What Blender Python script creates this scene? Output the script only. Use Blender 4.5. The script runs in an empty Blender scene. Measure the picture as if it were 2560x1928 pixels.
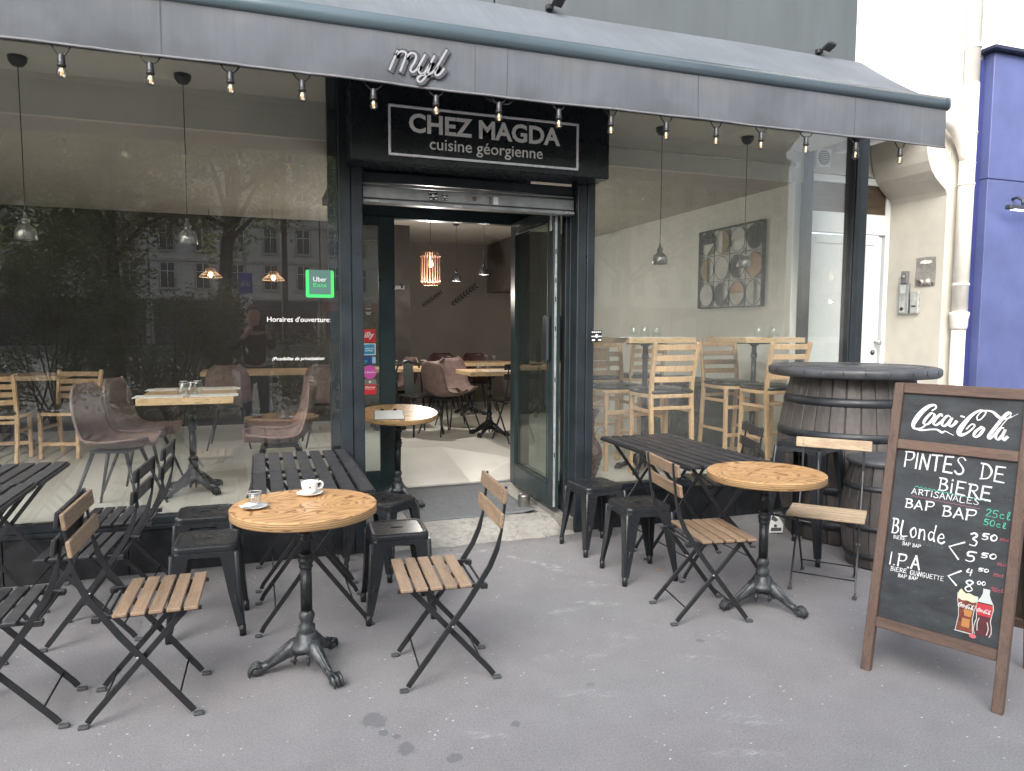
import bpy, bmesh, math, random
from mathutils import Vector, Matrix
R = math.radians
S = bpy.context.scene
COL = S.collection
random.seed(7)

# ------------------------------------------------------------------ camera
CAMZ = 1.52
Mx = [[0.9435153819511379, 0.02242164574034872, -0.33056919672572727],
      [-0.3313031868901886, 0.07623181107940158, -0.9404397425332253],
      [0.0041136818062404296, 0.9968379912412292, 0.07935424903650892]]
cam = bpy.data.cameras.new('camera')
cam.sensor_width = 36.0
cam.lens = 1794.0 / 2560 * 36
cam.clip_start = 0.02
cam.clip_end = 500
camo = bpy.data.objects.new('camera', cam)
mw = Matrix(Mx).to_4x4()
mw.translation = (0, 0, CAMZ)
camo.matrix_world = mw
COL.objects.link(camo)
S.camera = camo

# ------------------------------------------------------------------ sky, sun, exposure
SUN_EL, SUN_AZ = 34, 213          # azimuth clockwise from +Y: behind the camera, slightly left
world = bpy.data.worlds.new('World')
S.world = world
world.use_nodes = True
wn = world.node_tree.nodes
wl = world.node_tree.links
for n in list(wn): wn.remove(n)
sky = wn.new('ShaderNodeTexSky')
sky.sky_type = 'NISHITA'
sky.sun_disc = False
sky.sun_elevation = R(SUN_EL)
sky.sun_rotation = R(SUN_AZ)
sky.air_density = 1.0
sky.dust_density = 4.0
sky.ozone_density = 1.0
hsv = wn.new('ShaderNodeHueSaturation')
hsv.inputs['Saturation'].default_value = 0.50
wl.new(sky.outputs[0], hsv.inputs['Color'])
bg = wn.new('ShaderNodeBackground')
bg.inputs['Strength'].default_value = 0.15
wo = wn.new('ShaderNodeOutputWorld')
wl.new(hsv.outputs[0], bg.inputs['Color'])
wl.new(bg.outputs[0], wo.inputs['Surface'])
sl = bpy.data.lights.new('sun', 'SUN')
sl.energy = 1.5
sl.angle = R(60)
sl.color = (1.0, 0.975, 0.95)
so = bpy.data.objects.new('sun', sl)
so.rotation_euler = Vector((math.sin(R(SUN_AZ)) * math.cos(R(SUN_EL)), math.cos(R(SUN_AZ)) * math.cos(R(SUN_EL)), math.sin(R(SUN_EL)))).to_track_quat('Z', 'Y').to_euler()
COL.objects.link(so)
S.view_settings.view_transform = 'Standard'
S.view_settings.look = 'None'
S.view_settings.gamma = 1
S.view_settings.use_curve_mapping = False
S.view_settings.exposure = 1.5
S.render.engine = 'CYCLES'
S.cycles.use_denoising = True
S.cycles.max_bounces = 10
S.cycles.transparent_max_bounces = 24
S.cycles.diffuse_bounces = 5
S.cycles.glossy_bounces = 5
S.cycles.sample_clamp_indirect = 4

# ------------------------------------------------------------------ materials
MATS = {}
def _new(name):
    m = bpy.data.materials.new(name)
    m.use_nodes = True
    t = m.node_tree
    b = t.nodes['Principled BSDF']
    return m, t, b
def _coord(t, scale=(1, 1, 1), kind='Object', world=False):
    if world:
        g = t.nodes.new('ShaderNodeNewGeometry'); out = g.outputs['Position']
    else:
        c = t.nodes.new('ShaderNodeTexCoord'); out = c.outputs[kind]
    mp = t.nodes.new('ShaderNodeMapping')
    mp.inputs['Scale'].default_value = scale
    t.links.new(out, mp.inputs['Vector'])
    return mp.outputs[0]
def _noise(t, vec, scale, detail=4, rough=0.55, dist=0):
    n = t.nodes.new('ShaderNodeTexNoise')
    n.inputs['Scale'].default_value = scale
    n.inputs['Detail'].default_value = detail
    n.inputs['Roughness'].default_value = rough
    n.inputs['Distortion'].default_value = dist
    t.links.new(vec, n.inputs['Vector'])
    return n.outputs['Fac']
def _ramp(t, fac, stops):
    r = t.nodes.new('ShaderNodeValToRGB')
    el = r.color_ramp.elements
    while len(el) < len(stops): el.new(0.5)
    for e, (p, c) in zip(el, stops):
        e.position = p
        e.color = (c[0], c[1], c[2], 1) if not isinstance(c, (int, float)) else (c, c, c, 1)
    t.links.new(fac, r.inputs[0])
    return r.outputs[0]
def _mix(t, fac, a, b, mode='MIX'):
    m = t.nodes.new('ShaderNodeMix')
    m.data_type = 'RGBA'; m.blend_type = mode
    for s, v in ((0, fac), (6, a), (7, b)):
        if hasattr(v, 'links') or hasattr(v, 'is_output'): t.links.new(v, m.inputs[s])
        elif s == 0: m.inputs[0].default_value = v
        else: m.inputs[s].default_value = (v[0], v[1], v[2], 1)
    return m.outputs[2]
def _math(t, op, a, b=None):
    m = t.nodes.new('ShaderNodeMath'); m.operation = op
    for i, v in enumerate((a, b)):
        if v is None: continue
        if isinstance(v, (int, float)): m.inputs[i].default_value = v
        else: t.links.new(v, m.inputs[i])
    return m.outputs[0]
def _bump(t, b, h, strength=0.2, dist=0.01):
    n = t.nodes.new('ShaderNodeBump')
    n.inputs['Strength'].default_value = strength
    n.inputs['Distance'].default_value = dist
    t.links.new(h, n.inputs['Height'])
    t.links.new(n.outputs[0], b.inputs['Normal'])
def mat(name, c, rough=0.5, metal=0.0, var=0.15, scale=12, bump=0.0, bscale=60, wear=None, wearamt=0.62, emit=None, spec=None, objvar=0.0, stretch=(1, 1, 1)):
    """painted / plain surface with blotchy variation, optional pale wear specks"""
    if name in MATS: return MATS[name]
    m, t, b = _new(name)
    v = _coord(t, stretch)
    n = _noise(t, v, scale, 5)
    lo = [max(0, x * (1 - var)) for x in c]; hi = [min(1, x * (1 + var)) for x in c]
    col = _ramp(t, n, [(0.3, lo), (0.7, hi)])
    if objvar:
        oi = t.nodes.new('ShaderNodeObjectInfo')
        f = _math(t, 'MULTIPLY_ADD', oi.outputs['Random'], objvar)
        t.nodes[-1].inputs[2].default_value = 1 - objvar / 2
        vm = t.nodes.new('ShaderNodeVectorMath'); vm.operation = 'SCALE'
        t.links.new(col, vm.inputs[0]); t.links.new(f, vm.inputs['Scale']); col = vm.outputs[0]
    if wear:
        w1 = _noise(t, v, 55, 6, 0.7)
        wf = _ramp(t, w1, [(wearamt, 0.0), (wearamt + 0.05, 1.0)])
        col = _mix(t, wf, col, wear)
    t.links.new(col, b.inputs['Base Color'])
    rr = _ramp(t, _noise(t, v, scale * 2.3, 4), [(0.25, rough * 0.8), (0.75, min(1, rough * 1.2))])
    t.links.new(rr, b.inputs['Roughness'])
    b.inputs['Metallic'].default_value = metal
    if spec is not None: b.inputs['Specular IOR Level'].default_value = spec
    if bump: _bump(t, b, _noise(t, v, bscale, 5), bump, 0.004)
    if emit:
        b.inputs['Emission Color'].default_value = (emit[0], emit[1], emit[2], 1)
        b.inputs['Emission Strength'].default_value = emit[3]
    MATS[name] = m
    return m
def wood(name, c1, c2, axis='Y', scale=1.0, rough=0.55, wear=0.0, objvar=0.25):
    if name in MATS: return MATS[name]
    m, t, b = _new(name)
    st = {'X': (1.2, 14, 14), 'Y': (14, 1.2, 14), 'Z': (14, 14, 1.2)}[axis]
    oi = t.nodes.new('ShaderNodeObjectInfo')
    tc = t.nodes.new('ShaderNodeTexCoord')
    add = t.nodes.new('ShaderNodeVectorMath'); add.operation = 'ADD'
    sc = t.nodes.new('ShaderNodeVectorMath'); sc.operation = 'SCALE'
    cx = t.nodes.new('ShaderNodeCombineXYZ')
    for i in range(3): t.links.new(oi.outputs['Random'], cx.inputs[i])
    sc.inputs['Scale'].default_value = 37.0
    t.links.new(cx.outputs[0], sc.inputs[0])
    t.links.new(tc.outputs['Object'], add.inputs[0]); t.links.new(sc.outputs[0], add.inputs[1])
    mp = t.nodes.new('ShaderNodeMapping'); mp.inputs['Scale'].default_value = [s * scale for s in st]
    t.links.new(add.outputs[0], mp.inputs['Vector'])
    v = mp.outputs[0]
    n = _noise(t, v, 3.0, 6, 0.6, 0.6)
    col = _ramp(t, n, [(0.28, c2), (0.5, c1), (0.62, [x * 1.08 for x in c1]), (0.78, c2)])
    fine = _noise(t, v, 22, 3)
    col = _mix(t, _ramp(t, fine, [(0.4, 0.35), (0.55, 0.0)]), col, [x * 0.6 for x in c2])
    if wear:
        g = _noise(t, _coord(t), 9, 5)
        col = _mix(t, _ramp(t, g, [(0.5, 0.0), (0.75, wear)]), col, (0.2, 0.18, 0.16))
    f = _math(t, 'MULTIPLY_ADD', oi.outputs['Random'], objvar); t.nodes[-1].inputs[2].default_value = 1 - objvar / 2
    vm = t.nodes.new('ShaderNodeVectorMath'); vm.operation = 'SCALE'
    t.links.new(col, vm.inputs[0]); t.links.new(f, vm.inputs['Scale'])
    t.links.new(vm.outputs[0], b.inputs['Base Color'])
    b.inputs['Roughness'].default_value = rough
    _bump(t, b, fine, 0.15, 0.002)
    MATS[name] = m
    return m
def ply_top(name):
    """varnished rotary-cut plywood: wandering contour grain seen from above"""
    if name in MATS: return MATS[name]
    m, t, b = _new(name)
    oi = t.nodes.new('ShaderNodeObjectInfo')
    v = _coord(t, (1.0, 2.2, 1))
    w4 = t.nodes.new('ShaderNodeTexNoise'); w4.noise_dimensions = '4D'
    w4.inputs['Scale'].default_value = 1.9; w4.inputs['Detail'].default_value = 2.0
    w4.inputs['Roughness'].default_value = 0.45; w4.inputs['Distortion'].default_value = 1.1
    t.links.new(v, w4.inputs['Vector'])
    t.links.new(_math(t, 'MULTIPLY', oi.outputs['Random'], 40.0), w4.inputs['W'])
    k = _math(t, 'MULTIPLY', w4.outputs['Fac'], 18.0)
    fr = _math(t, 'FRACT', k)
    line = _ramp(t, fr, [(0.0, 1.0), (0.07, 0.8), (0.15, 0.0), (0.88, 0.0), (1.0, 1.0)])
    base = _ramp(t, fr, [(0.1, (0.56, 0.315, 0.135)), (0.5, (0.64, 0.40, 0.19)), (0.95, (0.48, 0.25, 0.098))])
    fib = _noise(t, _coord(t, (3, 40, 3)), 12, 3)
    dens = _ramp(t, _noise(t, _coord(t), 6, 3), [(0.32, 0.35), (0.55, 1.0)])
    lf = _math(t, 'MULTIPLY', line, dens)
    col = _mix(t, lf, base, (0.12, 0.05, 0.018))
    col = _mix(t, _ramp(t, fib, [(0.35, 0.22), (0.6, 0.0)]), col, (0.35, 0.15, 0.05))
    t.links.new(col, b.inputs['Base Color'])
    b.inputs['Roughness'].default_value = 0.34
    MATS[name] = m
    return m
def ply_edge(name, dark=(0.17, 0.085, 0.035), light=(0.52, 0.33, 0.16), layers=110):
    if name in MATS: return MATS[name]
    m, t, b = _new(name)
    tc = t.nodes.new('ShaderNodeTexCoord'); sp = t.nodes.new('ShaderNodeSeparateXYZ')
    t.links.new(tc.outputs['Object'], sp.inputs[0])
    wob = _noise(t, _coord(t, (9, 9, 9)), 2, 2)
    zz = _math(t, 'ADD', _math(t, 'MULTIPLY', sp.outputs['Z'], layers), _math(t, 'MULTIPLY', wob, 0.8))
    fr = _math(t, 'FRACT', zz)
    dk = _noise(t, _coord(t, (16, 16, 160)), 1.0, 4)
    col = _ramp(t, fr, [(0.0, dark), (0.25, light), (0.6, [x * 1.12 for x in light]), (0.8, [x * 0.72 for x in light])])
    col = _mix(t, _ramp(t, dk, [(0.56, 0.0), (0.68, 0.75)]), col, [x * 0.5 for x in dark])
    t.links.new(col, b.inputs['Base Color'])
    b.inputs['Roughness'].default_value = 0.6
    MATS[name] = m
    return m
def glass(name, tint=(1, 1, 1), base=0.05, smudge_veil=0.0, ior=1.5):
    """a clear sheet: what lies behind shows through, the street mirrors in it by Fresnel"""
    if name in MATS: return MATS[name]
    m = bpy.data.materials.new(name); m.use_nodes = True
    t = m.node_tree
    for n in list(t.nodes): t.nodes.remove(n)
    tr = t.nodes.new('ShaderNodeBsdfTransparent'); tr.inputs[0].default_value = (*tint, 1)
    gl = t.nodes.new('ShaderNodeBsdfGlossy'); gl.inputs['Roughness'].default_value = 0.0
    ge = t.nodes.new('ShaderNodeNewGeometry'); dt = t.nodes.new('ShaderNodeVectorMath'); dt.operation = 'DOT_PRODUCT'
    t.links.new(ge.outputs['Normal'], dt.inputs[0]); t.links.new(ge.outputs['Incoming'], dt.inputs[1])
    om = _math(t, 'SUBTRACT', 1.0, _math(t, 'ABSOLUTE', dt.outputs['Value']))
    fzo = _math(t, 'MULTIPLY', _math(t, 'POWER', om, 5.0), 0.9)
    mx = t.nodes.new('ShaderNodeMixShader')
    t.links.new(_math(t, 'ADD', fzo, base), mx.inputs[0])
    t.links.new(tr.outputs[0], mx.inputs[1]); t.links.new(gl.outputs[0], mx.inputs[2])
    out = t.nodes.new('ShaderNodeOutputMaterial')
    last = mx.outputs[0]
    if smudge_veil:  # smudges plus an even pale veil, haze painted over what lies behind
        v = _coord(t, (1, 1, 1), world=True)
        d = t.nodes.new('ShaderNodeBsdfDiffuse'); d.inputs[0].default_value = (0.8, 0.82, 0.8, 1)
        s = _ramp(t, _noise(t, v, 7.0, 6, 0.75), [(0.3, smudge_veil * 0.6), (0.8, smudge_veil * 1.6)])
        # hair-fine scratches
        vv = _coord(t, (1, 1, 1), world=True)
        w = t.nodes.new('ShaderNodeTexNoise'); w.inputs['Scale'].default_value = 1.3; w.inputs['Detail'].default_value = 1
        t.links.new(vv, w.inputs['Vector'])
        fr = _math(t, 'FRACT', _math(t, 'MULTIPLY', w.outputs['Fac'], 5.0))
        sc = _ramp(t, fr, [(0.0, 0.5), (0.006, 0.0)])
        msk = _ramp(t, _noise(t, vv, 3.1, 2), [(0.6, 0.0), (0.7, 1.0)])
        f = _math(t, 'ADD', s, _math(t, 'MULTIPLY', sc, _math(t, 'MULTIPLY', msk, 0.6)))
        m2 = t.nodes.new('ShaderNodeMixShader')
        t.links.new(f, m2.inputs[0]); t.links.new(last, m2.inputs[1]); t.links.new(d.outputs[0], m2.inputs[2])
        last = m2.outputs[0]
    t.links.new(last, out.inputs[0])
    MATS[name] = m
    return m
def emis(name, c, s):
    if name in MATS: return MATS[name]
    m, t, b = _new(name)
    b.inputs['Base Color'].default_value = (*c, 1)
    b.inputs['Emission Color'].default_value = (*c, 1)
    b.inputs['Emission Strength'].default_value = s
    MATS[name] = m
    return m

def pavement_mat():
    m, t, b = _new('asphalt_pavement')
    v = _coord(t, (1, 1, 1), world=True)
    big = _noise(t, v, 0.9, 4, 0.6)
    mid = _noise(t, v, 5, 5, 0.6)
    fine = _noise(t, v, 130, 5, 0.8)
    col = _ramp(t, big, [(0.3, (0.262, 0.248, 0.257)), (0.5, (0.290, 0.280, 0.290)), (0.7, (0.278, 0.284, 0.288))])
    col = _mix(t, _ramp(t, mid, [(0.35, 0.30), (0.6, 0.0)]), col, (0.195, 0.188, 0.194))
    col = _mix(t, _ramp(t, fine, [(0.40, 0.62), (0.56, 0.0)]), col, (0.155, 0.153, 0.157))
    col = _mix(t, _ramp(t, _noise(t, _coord(t, (1, 1, 1), world=True), 95, 4, 0.8), [(0.56, 0.0), (0.70, 0.55)]), col, (0.42, 0.42, 0.42))
    # pale aggregate specks
    vo = t.nodes.new('ShaderNodeTexVoronoi'); vo.inputs['Scale'].default_value = 26; t.links.new(v, vo.inputs['Vector'])
    spk = _ramp(t, vo.outputs['Distance'], [(0.08, 1.0), (0.13, 0.0)])
    msk = _ramp(t, _noise(t, v, 7, 3), [(0.5, 0.0), (0.62, 1.0)])
    col = _mix(t, _math(t, 'MULTIPLY', spk, msk), col, (0.68, 0.68, 0.67))
    # dark gum and drip spots
    v2 = t.nodes.new('ShaderNodeTexVoronoi'); v2.inputs['Scale'].default_value = 3.3
    wv = t.nodes.new('ShaderNodeVectorMath'); wv.operation = 'ADD'
    nn = t.nodes.new('ShaderNodeTexNoise'); nn.inputs['Scale'].default_value = 14; t.links.new(v, nn.inputs['Vector'])
    sc = t.nodes.new('ShaderNodeVectorMath'); sc.operation = 'SCALE'; sc.inputs['Scale'].default_value = 0.07
    t.links.new(nn.outputs['Color'], sc.inputs[0]); t.links.new(v, wv.inputs[0]); t.links.new(sc.outputs[0], wv.inputs[1])
    t.links.new(wv.outputs[0], v2.inputs['Vector'])
    sp2 = _ramp(t, v2.outputs['Distance'], [(0.05, 1.0), (0.085, 0.0)])
    mk2 = _ramp(t, _noise(t, v, 1.7, 2), [(0.45, 0.0), (0.6, 0.4)])
    col = _mix(t, _math(t, 'MULTIPLY', sp2, mk2), col, (0.11, 0.115, 0.12))
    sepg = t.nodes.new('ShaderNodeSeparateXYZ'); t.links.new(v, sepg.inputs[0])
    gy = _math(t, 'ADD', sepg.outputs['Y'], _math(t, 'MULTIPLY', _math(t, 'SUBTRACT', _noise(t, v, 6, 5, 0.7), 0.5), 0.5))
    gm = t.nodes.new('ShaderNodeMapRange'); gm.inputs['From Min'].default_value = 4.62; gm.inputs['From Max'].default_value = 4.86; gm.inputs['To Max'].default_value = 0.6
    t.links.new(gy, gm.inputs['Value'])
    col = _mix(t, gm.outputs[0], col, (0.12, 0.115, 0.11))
    # three larger wet-looking stains, and scuffs of white chalk
    sep = t.nodes.new('ShaderNodeSeparateXYZ'); t.links.new(v, sep.inputs[0])
    def blob(cx, cy, r, soft=0.35, ax=1.0, namp=1.0, nscale=12, rot=0.0):
        dx = _math(t, 'SUBTRACT', sep.outputs['X'], cx); dy = _math(t, 'SUBTRACT', sep.outputs['Y'], cy)
        c, s = math.cos(rot), math.sin(rot)
        ux = _math(t, 'ADD', _math(t, 'MULTIPLY', dx, c / ax), _math(t, 'MULTIPLY', dy, s / ax))
        uy = _math(t, 'ADD', _math(t, 'MULTIPLY', dx, -s), _math(t, 'MULTIPLY', dy, c))
        d = _math(t, 'SQRT', _math(t, 'ADD', _math(t, 'MULTIPLY', ux, ux), _math(t, 'MULTIPLY', uy, uy)))
        d = _math(t, 'ADD', d, _math(t, 'MULTIPLY', _math(t, 'SUBTRACT', _noise(t, v, nscale, 5), 0.5), r * namp))
        return _ramp(t, _math(t, 'DIVIDE', d, r), [(1 - soft, 1.0), (1.0, 0.0)])
    for cx, cy, r in ((0.386, 2.70, 0.055), (0.405, 2.60, 0.022), (0.47, 2.47, 0.042), (0.45, 2.56, 0.018), (0.62, 2.36, 0.03), (0.30, 3.02, 0.03), (0.9, 2.5, 0.022), (2.0, 2.9, 0.02)):
        col = _mix(t, _math(t, 'MULTIPLY', blob(cx, cy, r, 0.25, 1, 1.6, 18), 0.5), col, (0.10, 0.112, 0.12))
    mpr = t.nodes.new('ShaderNodeMapping'); mpr.inputs['Rotation'].default_value = (0, 0, 0.95); mpr.inputs['Scale'].default_value = (0.35, 1.6, 1)
    t.links.new(v, mpr.inputs['Vector'])
    stre = _math(t, 'MULTIPLY', _ramp(t, _noise(t, mpr.outputs[0], 42, 6, 0.8), [(0.47, 0.0), (0.62, 1.0)]), _ramp(t, _noise(t, v, 16, 3), [(0.38, 0.0), (0.6, 1.0)]))
    for cx, cy, r, ax, rot, a in ((1.74, 4.12, 0.06, 4.0, -1.1, 0.9), (1.60, 4.36, 0.05, 3.5, -0.9, 0.75), (1.84, 3.80, 0.07, 2.5, -0.6, 0.6), (1.74, 3.50, 0.05, 4.0, -0.5, 0.65), (1.50, 3.46, 0.05, 4, 0.1, 0.45),
                                  (1.68, 3.07, 0.09, 1.6, 0.3, 0.4), (1.48, 2.95, 0.07, 2, 0, 0.35), (1.24, 2.98, 0.04, 2, 0, 0.35), (1.25, 2.62, 0.05, 3, -0.3, 0.5), (1.75, 2.25, 0.06, 3, -0.6, 0.5),
                                  (0.78, 2.45, 0.035, 4, -0.5, 0.55), (1.9, 2.75, 0.05, 3, -0.4, 0.3), (2.1, 2.9, 0.06, 2, 0.3, 0.35), (0.1, 4.3, 0.09, 2, 0.3, 0.2), (1.35, 4.6, 0.04, 6, 0.1, 0.5), (1.62, 2.05, 0.04, 5, -0.4, 0.45), (1.2, 1.9, 0.03, 5, -0.7, 0.35)):
        f = _math(t, 'MULTIPLY', _math(t, 'MULTIPLY', blob(cx, cy, r, 0.9, ax, 1.0, 9, rot), stre), a)
        col = _mix(t, f, col, (0.72, 0.74, 0.77))
    t.links.new(col, b.inputs['Base Color'])
    b.inputs['Roughness'].default_value = 0.88
    hb = _math(t, 'ADD', _math(t, 'MULTIPLY', fine, 0.5), _math(t, 'MULTIPLY', mid, 0.9))
    _bump(t, b, hb, 0.35, 0.006)
    return m

def concrete_mat(name, c, cracks=True, rough=0.8):
    m, t, b = _new(name)
    v = _coord(t, (1, 1, 1), world=True)
    n1 = _noise(t, v, 3.2, 6, 0.62); n2 = _noise(t, v, 24, 5, 0.7); n3 = _noise(t, v, 150, 3)
    col = _ramp(t, n1, [(0.3, [x * 0.72 for x in c]), (0.5, c), (0.72, [min(1, x * 1.25) for x in c])])
    col = _mix(t, _ramp(t, n2, [(0.36, 0.5), (0.55, 0.0)]), col, [x * 0.5 for x in c])
    if cracks:
        vo = t.nodes.new('ShaderNodeTexVoronoi'); vo.feature = 'DISTANCE_TO_EDGE'; vo.inputs['Scale'].default_value = 1.9
        wv = t.nodes.new('ShaderNodeVectorMath'); wv.operation = 'ADD'
        nn = t.nodes.new('ShaderNodeTexNoise'); nn.inputs['Scale'].default_value = 3.5; nn.inputs['Detail'].default_value = 5; t.links.new(v, nn.inputs['Vector'])
        t.links.new(v, wv.inputs[0]); t.links.new(nn.outputs['Color'], wv.inputs[1]); t.links.new(wv.outputs[0], vo.inputs['Vector'])
        col = _mix(t, _ramp(t, vo.outputs['Distance'], [(0.0, 0.8), (0.008, 0.0)]), col, (0.07, 0.065, 0.06))
    t.links.new(col, b.inputs['Base Color'])
    b.inputs['Roughness'].default_value = rough
    _bump(t, b, _math(t, 'ADD', n2, _math(t, 'MULTIPLY', n3, 0.4)), 0.35, 0.008)
    return m

def floor_mat():
    m, t, b = _new('polished_concrete_floor')
    v = _coord(t, (1, 1, 1), world=True)
    n1 = _noise(t, v, 1.1, 4, 0.5, 0.3); n2 = _noise(t, v, 6, 4, 0.5)
    col = _ramp(t, n1, [(0.3, (0.55, 0.54, 0.49)), (0.55, (0.66, 0.65, 0.60)), (0.75, (0.72, 0.71, 0.67))])
    col = _mix(t, _ramp(t, n2, [(0.2, 0.16), (0.75, 0.0)]), col, (0.42, 0.40, 0.37))
    t.links.new(col, b.inputs['Base Color'])
    b.inputs['Roughness'].default_value = 0.45
    return m

def awning_mat(name, c, vertical=True):
    m, t, b = _new(name)
    v = _coord(t, (1, 1, 1), world=True)
    st = _noise(t, _coord(t, (26, 1, 0.7), world=True), 1.5, 5, 0.6)
    n = _noise(t, v, 2.2, 5, 0.6)
    col = _ramp(t, n, [(0.3, [x * 0.8 for x in c]), (0.7, [x * 1.12 for x in c])])
    col = _mix(t, _ramp(t, st, [(0.4, 0.28), (0.6, 0.0)]), col, [x * 0.62 for x in c])
    if vertical:
        # grime along the hem and rusty bleaching near the top seam
        sep = t.nodes.new('ShaderNodeSeparateXYZ'); t.links.new(v, sep.inputs[0])
        h = _math(t, 'ADD', sep.outputs['Z'], _math(t, 'MULTIPLY', _math(t, 'SUBTRACT', _noise(t, v, 3.4, 5, 0.6), 0.5), 0.55))
        col = _mix(t, _ramp(t, h, [(0.0, 0.0), (1.0, 0.0)]), col, c)
        dirt = t.nodes.new('ShaderNodeMapRange')
        dirt.inputs['From Min'].default_value = 2.92; dirt.inputs['From Max'].default_value = 2.80
        dirt.inputs['To Min'].default_value = 0; dirt.inputs['To Max'].default_value = 0.55
        t.links.new(h, dirt.inputs['Value'])
        col = _mix(t, dirt.outputs[0], col, (0.06, 0.064, 0.072))
        rust = t.nodes.new('ShaderNodeMapRange')
        rust.inputs['From Min'].default_value = 3.02; rust.inputs['From Max'].default_value = 3.20
        rust.inputs['To Min'].default_value = 0; rust.inputs['To Max'].default_value = 0.4
        t.links.new(h, rust.inputs['Value'])
        col = _mix(t, rust.outputs[0], col, (0.175, 0.165, 0.155))
    t.links.new(col, b.inputs['Base Color'])
    b.inputs['Roughness'].default_value = 0.85
    wv = _noise(t, _coord(t, (1, 1, 1), world=True), 420, 2)
    _bump(t, b, wv, 0.12, 0.002)
    tl = t.nodes.new('ShaderNodeBsdfTranslucent'); tl.inputs[0].default_value = (0.56, 0.56, 0.55, 1)
    mx = t.nodes.new('ShaderNodeMixShader'); mx.inputs[0].default_value = 0.14
    out = t.nodes['Material Output']
    t.links.new(b.outputs[0], mx.inputs[1]); t.links.new(tl.outputs[0], mx.inputs[2]); t.links.new(mx.outputs[0], out.inputs[0])
    return m

M = {}
M['dark'] = mat('dark_blue_grey_paint', (0.021, 0.028, 0.034), 0.34, var=0.3, scale=5, bump=0.05, wear=(0.25, 0.26, 0.27), wearamt=0.745)
M['darkflat'] = mat('dark_shop_paint', (0.016, 0.021, 0.026), 0.45, var=0.25, scale=6)
M['green'] = mat('dark_green_door_paint', (0.022, 0.038, 0.042), 0.33, var=0.2, scale=6, wear=(0.3, 0.3, 0.3), wearamt=0.75)
M['signbox'] = mat('black_sign_metal', (0.012, 0.015, 0.018), 0.28, var=0.2, scale=4)
M['panel'] = mat('grey_green_cladding', (0.082, 0.094, 0.098), 0.4, var=0.12, scale=2, stretch=(3, 1, 0.6))
M['blacktile'] = mat('black_stone_tile', (0.015, 0.017, 0.02), 0.4, var=0.5, scale=14, wear=(0.1, 0.1, 0.1), wearamt=0.68)
M['grout'] = mat('pale_grout', (0.16, 0.16, 0.16), 0.9)
M['alu'] = mat('dull_aluminium', (0.36, 0.37, 0.37), 0.42, 0.75, var=0.25, scale=8)
M['galv'] = mat('galvanised_strip', (0.55, 0.56, 0.55), 0.4, 0.6, var=0.2, scale=30)
M['roller'] = mat('painted_awning_bar', (0.085, 0.118, 0.138), 0.17, 0.0, var=0.15, scale=3, stretch=(0.4, 1, 1))
M['valance'] = awning_mat('weathered_valance_fabric', (0.128, 0.142, 0.162))
M['canvas'] = awning_mat('weathered_awning_canvas', (0.15, 0.168, 0.192), False)
M['piping'] = mat('valance_piping', (0.155, 0.158, 0.17), 0.7)
M['letters_w'] = mat('grey_white_lettering', (0.80, 0.79, 0.75), 0.5, var=0.05)
M['white'] = mat('white_print', (0.8, 0.8, 0.8), 0.5, var=0.03)
M['silver'] = mat('bright_silver_frame', (0.84, 0.85, 0.86), 0.35, 0.25, var=0.04)
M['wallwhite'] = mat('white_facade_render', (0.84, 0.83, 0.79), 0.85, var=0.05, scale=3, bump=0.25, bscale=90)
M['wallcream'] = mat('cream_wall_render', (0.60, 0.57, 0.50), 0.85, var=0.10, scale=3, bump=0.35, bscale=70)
M['pipe'] = mat('cream_painted_pipe', (0.78, 0.75, 0.69), 0.42, var=0.05)
M['doorwhite'] = mat('white_door_paint', (0.82, 0.85, 0.84), 0.4, var=0.03, scale=3)
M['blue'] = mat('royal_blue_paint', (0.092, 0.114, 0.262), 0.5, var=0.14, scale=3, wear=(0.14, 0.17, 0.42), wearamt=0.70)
M['bluedark'] = mat('dark_blue_side', (0.036, 0.045, 0.17), 0.5, var=0.14, scale=3)  # deeper blue than the front, used on the side board
M['black'] = mat('black_powder_coat', (0.019, 0.020, 0.023), 0.36, var=0.25, scale=20, wear=(0.16, 0.16, 0.16), wearamt=0.77)
M['stool'] = mat('black_pressed_steel', (0.022, 0.025, 0.029), 0.3, 0.1, var=0.12, scale=1.5, wear=(0.22, 0.23, 0.24), wearamt=0.765)
M['iron'] = mat('black_cast_iron', (0.022, 0.025, 0.028), 0.38, 0.3, var=0.4, scale=25, bump=0.3, bscale=120)
M['ironworn'] = mat('worn_cast_iron', (0.055, 0.062, 0.068), 0.36, 0.35, var=0.6, scale=30, bump=0.4, bscale=110)
M['rubber'] = mat('grey_rubber', (0.07, 0.075, 0.08), 0.6)
M['blackwood'] = mat('black_stained_slat', (0.028, 0.029, 0.034), 0.42, var=0.4, scale=10, bump=0.15, wear=(0.16, 0.15, 0.15), wearamt=0.74, objvar=0.4)
M['slatY'] = wood('weathered_acacia_slat', (0.315, 0.218, 0.142), (0.20, 0.132, 0.083), 'Y', wear=0.35)
M['slatPale'] = wood('pale_ribbed_slat', (0.56, 0.43, 0.29), (0.38, 0.27, 0.17), 'Y', wear=0.15)
M['beech'] = wood('clear_beech', (0.66, 0.44, 0.25), (0.52, 0.32, 0.165), 'Z', rough=0.4, objvar=0.12)
M['board'] = wood('walnut_stained_frame', (0.155, 0.083, 0.058), (0.085, 0.045, 0.033), 'Y', wear=0.12)
M['boardX'] = wood('walnut_stained_rail', (0.14, 0.086, 0.063), (0.08, 0.048, 0.037), 'X', wear=0.12)
M['chalk'] = mat('slate_chalkboard', (0.028, 0.033, 0.038), 0.55, var=0.45, scale=7, wear=(0.06, 0.065, 0.07), wearamt=0.6, stretch=(1, 1, 2.5))
M['plytop'] = ply_top('varnished_ply_top')
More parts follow.
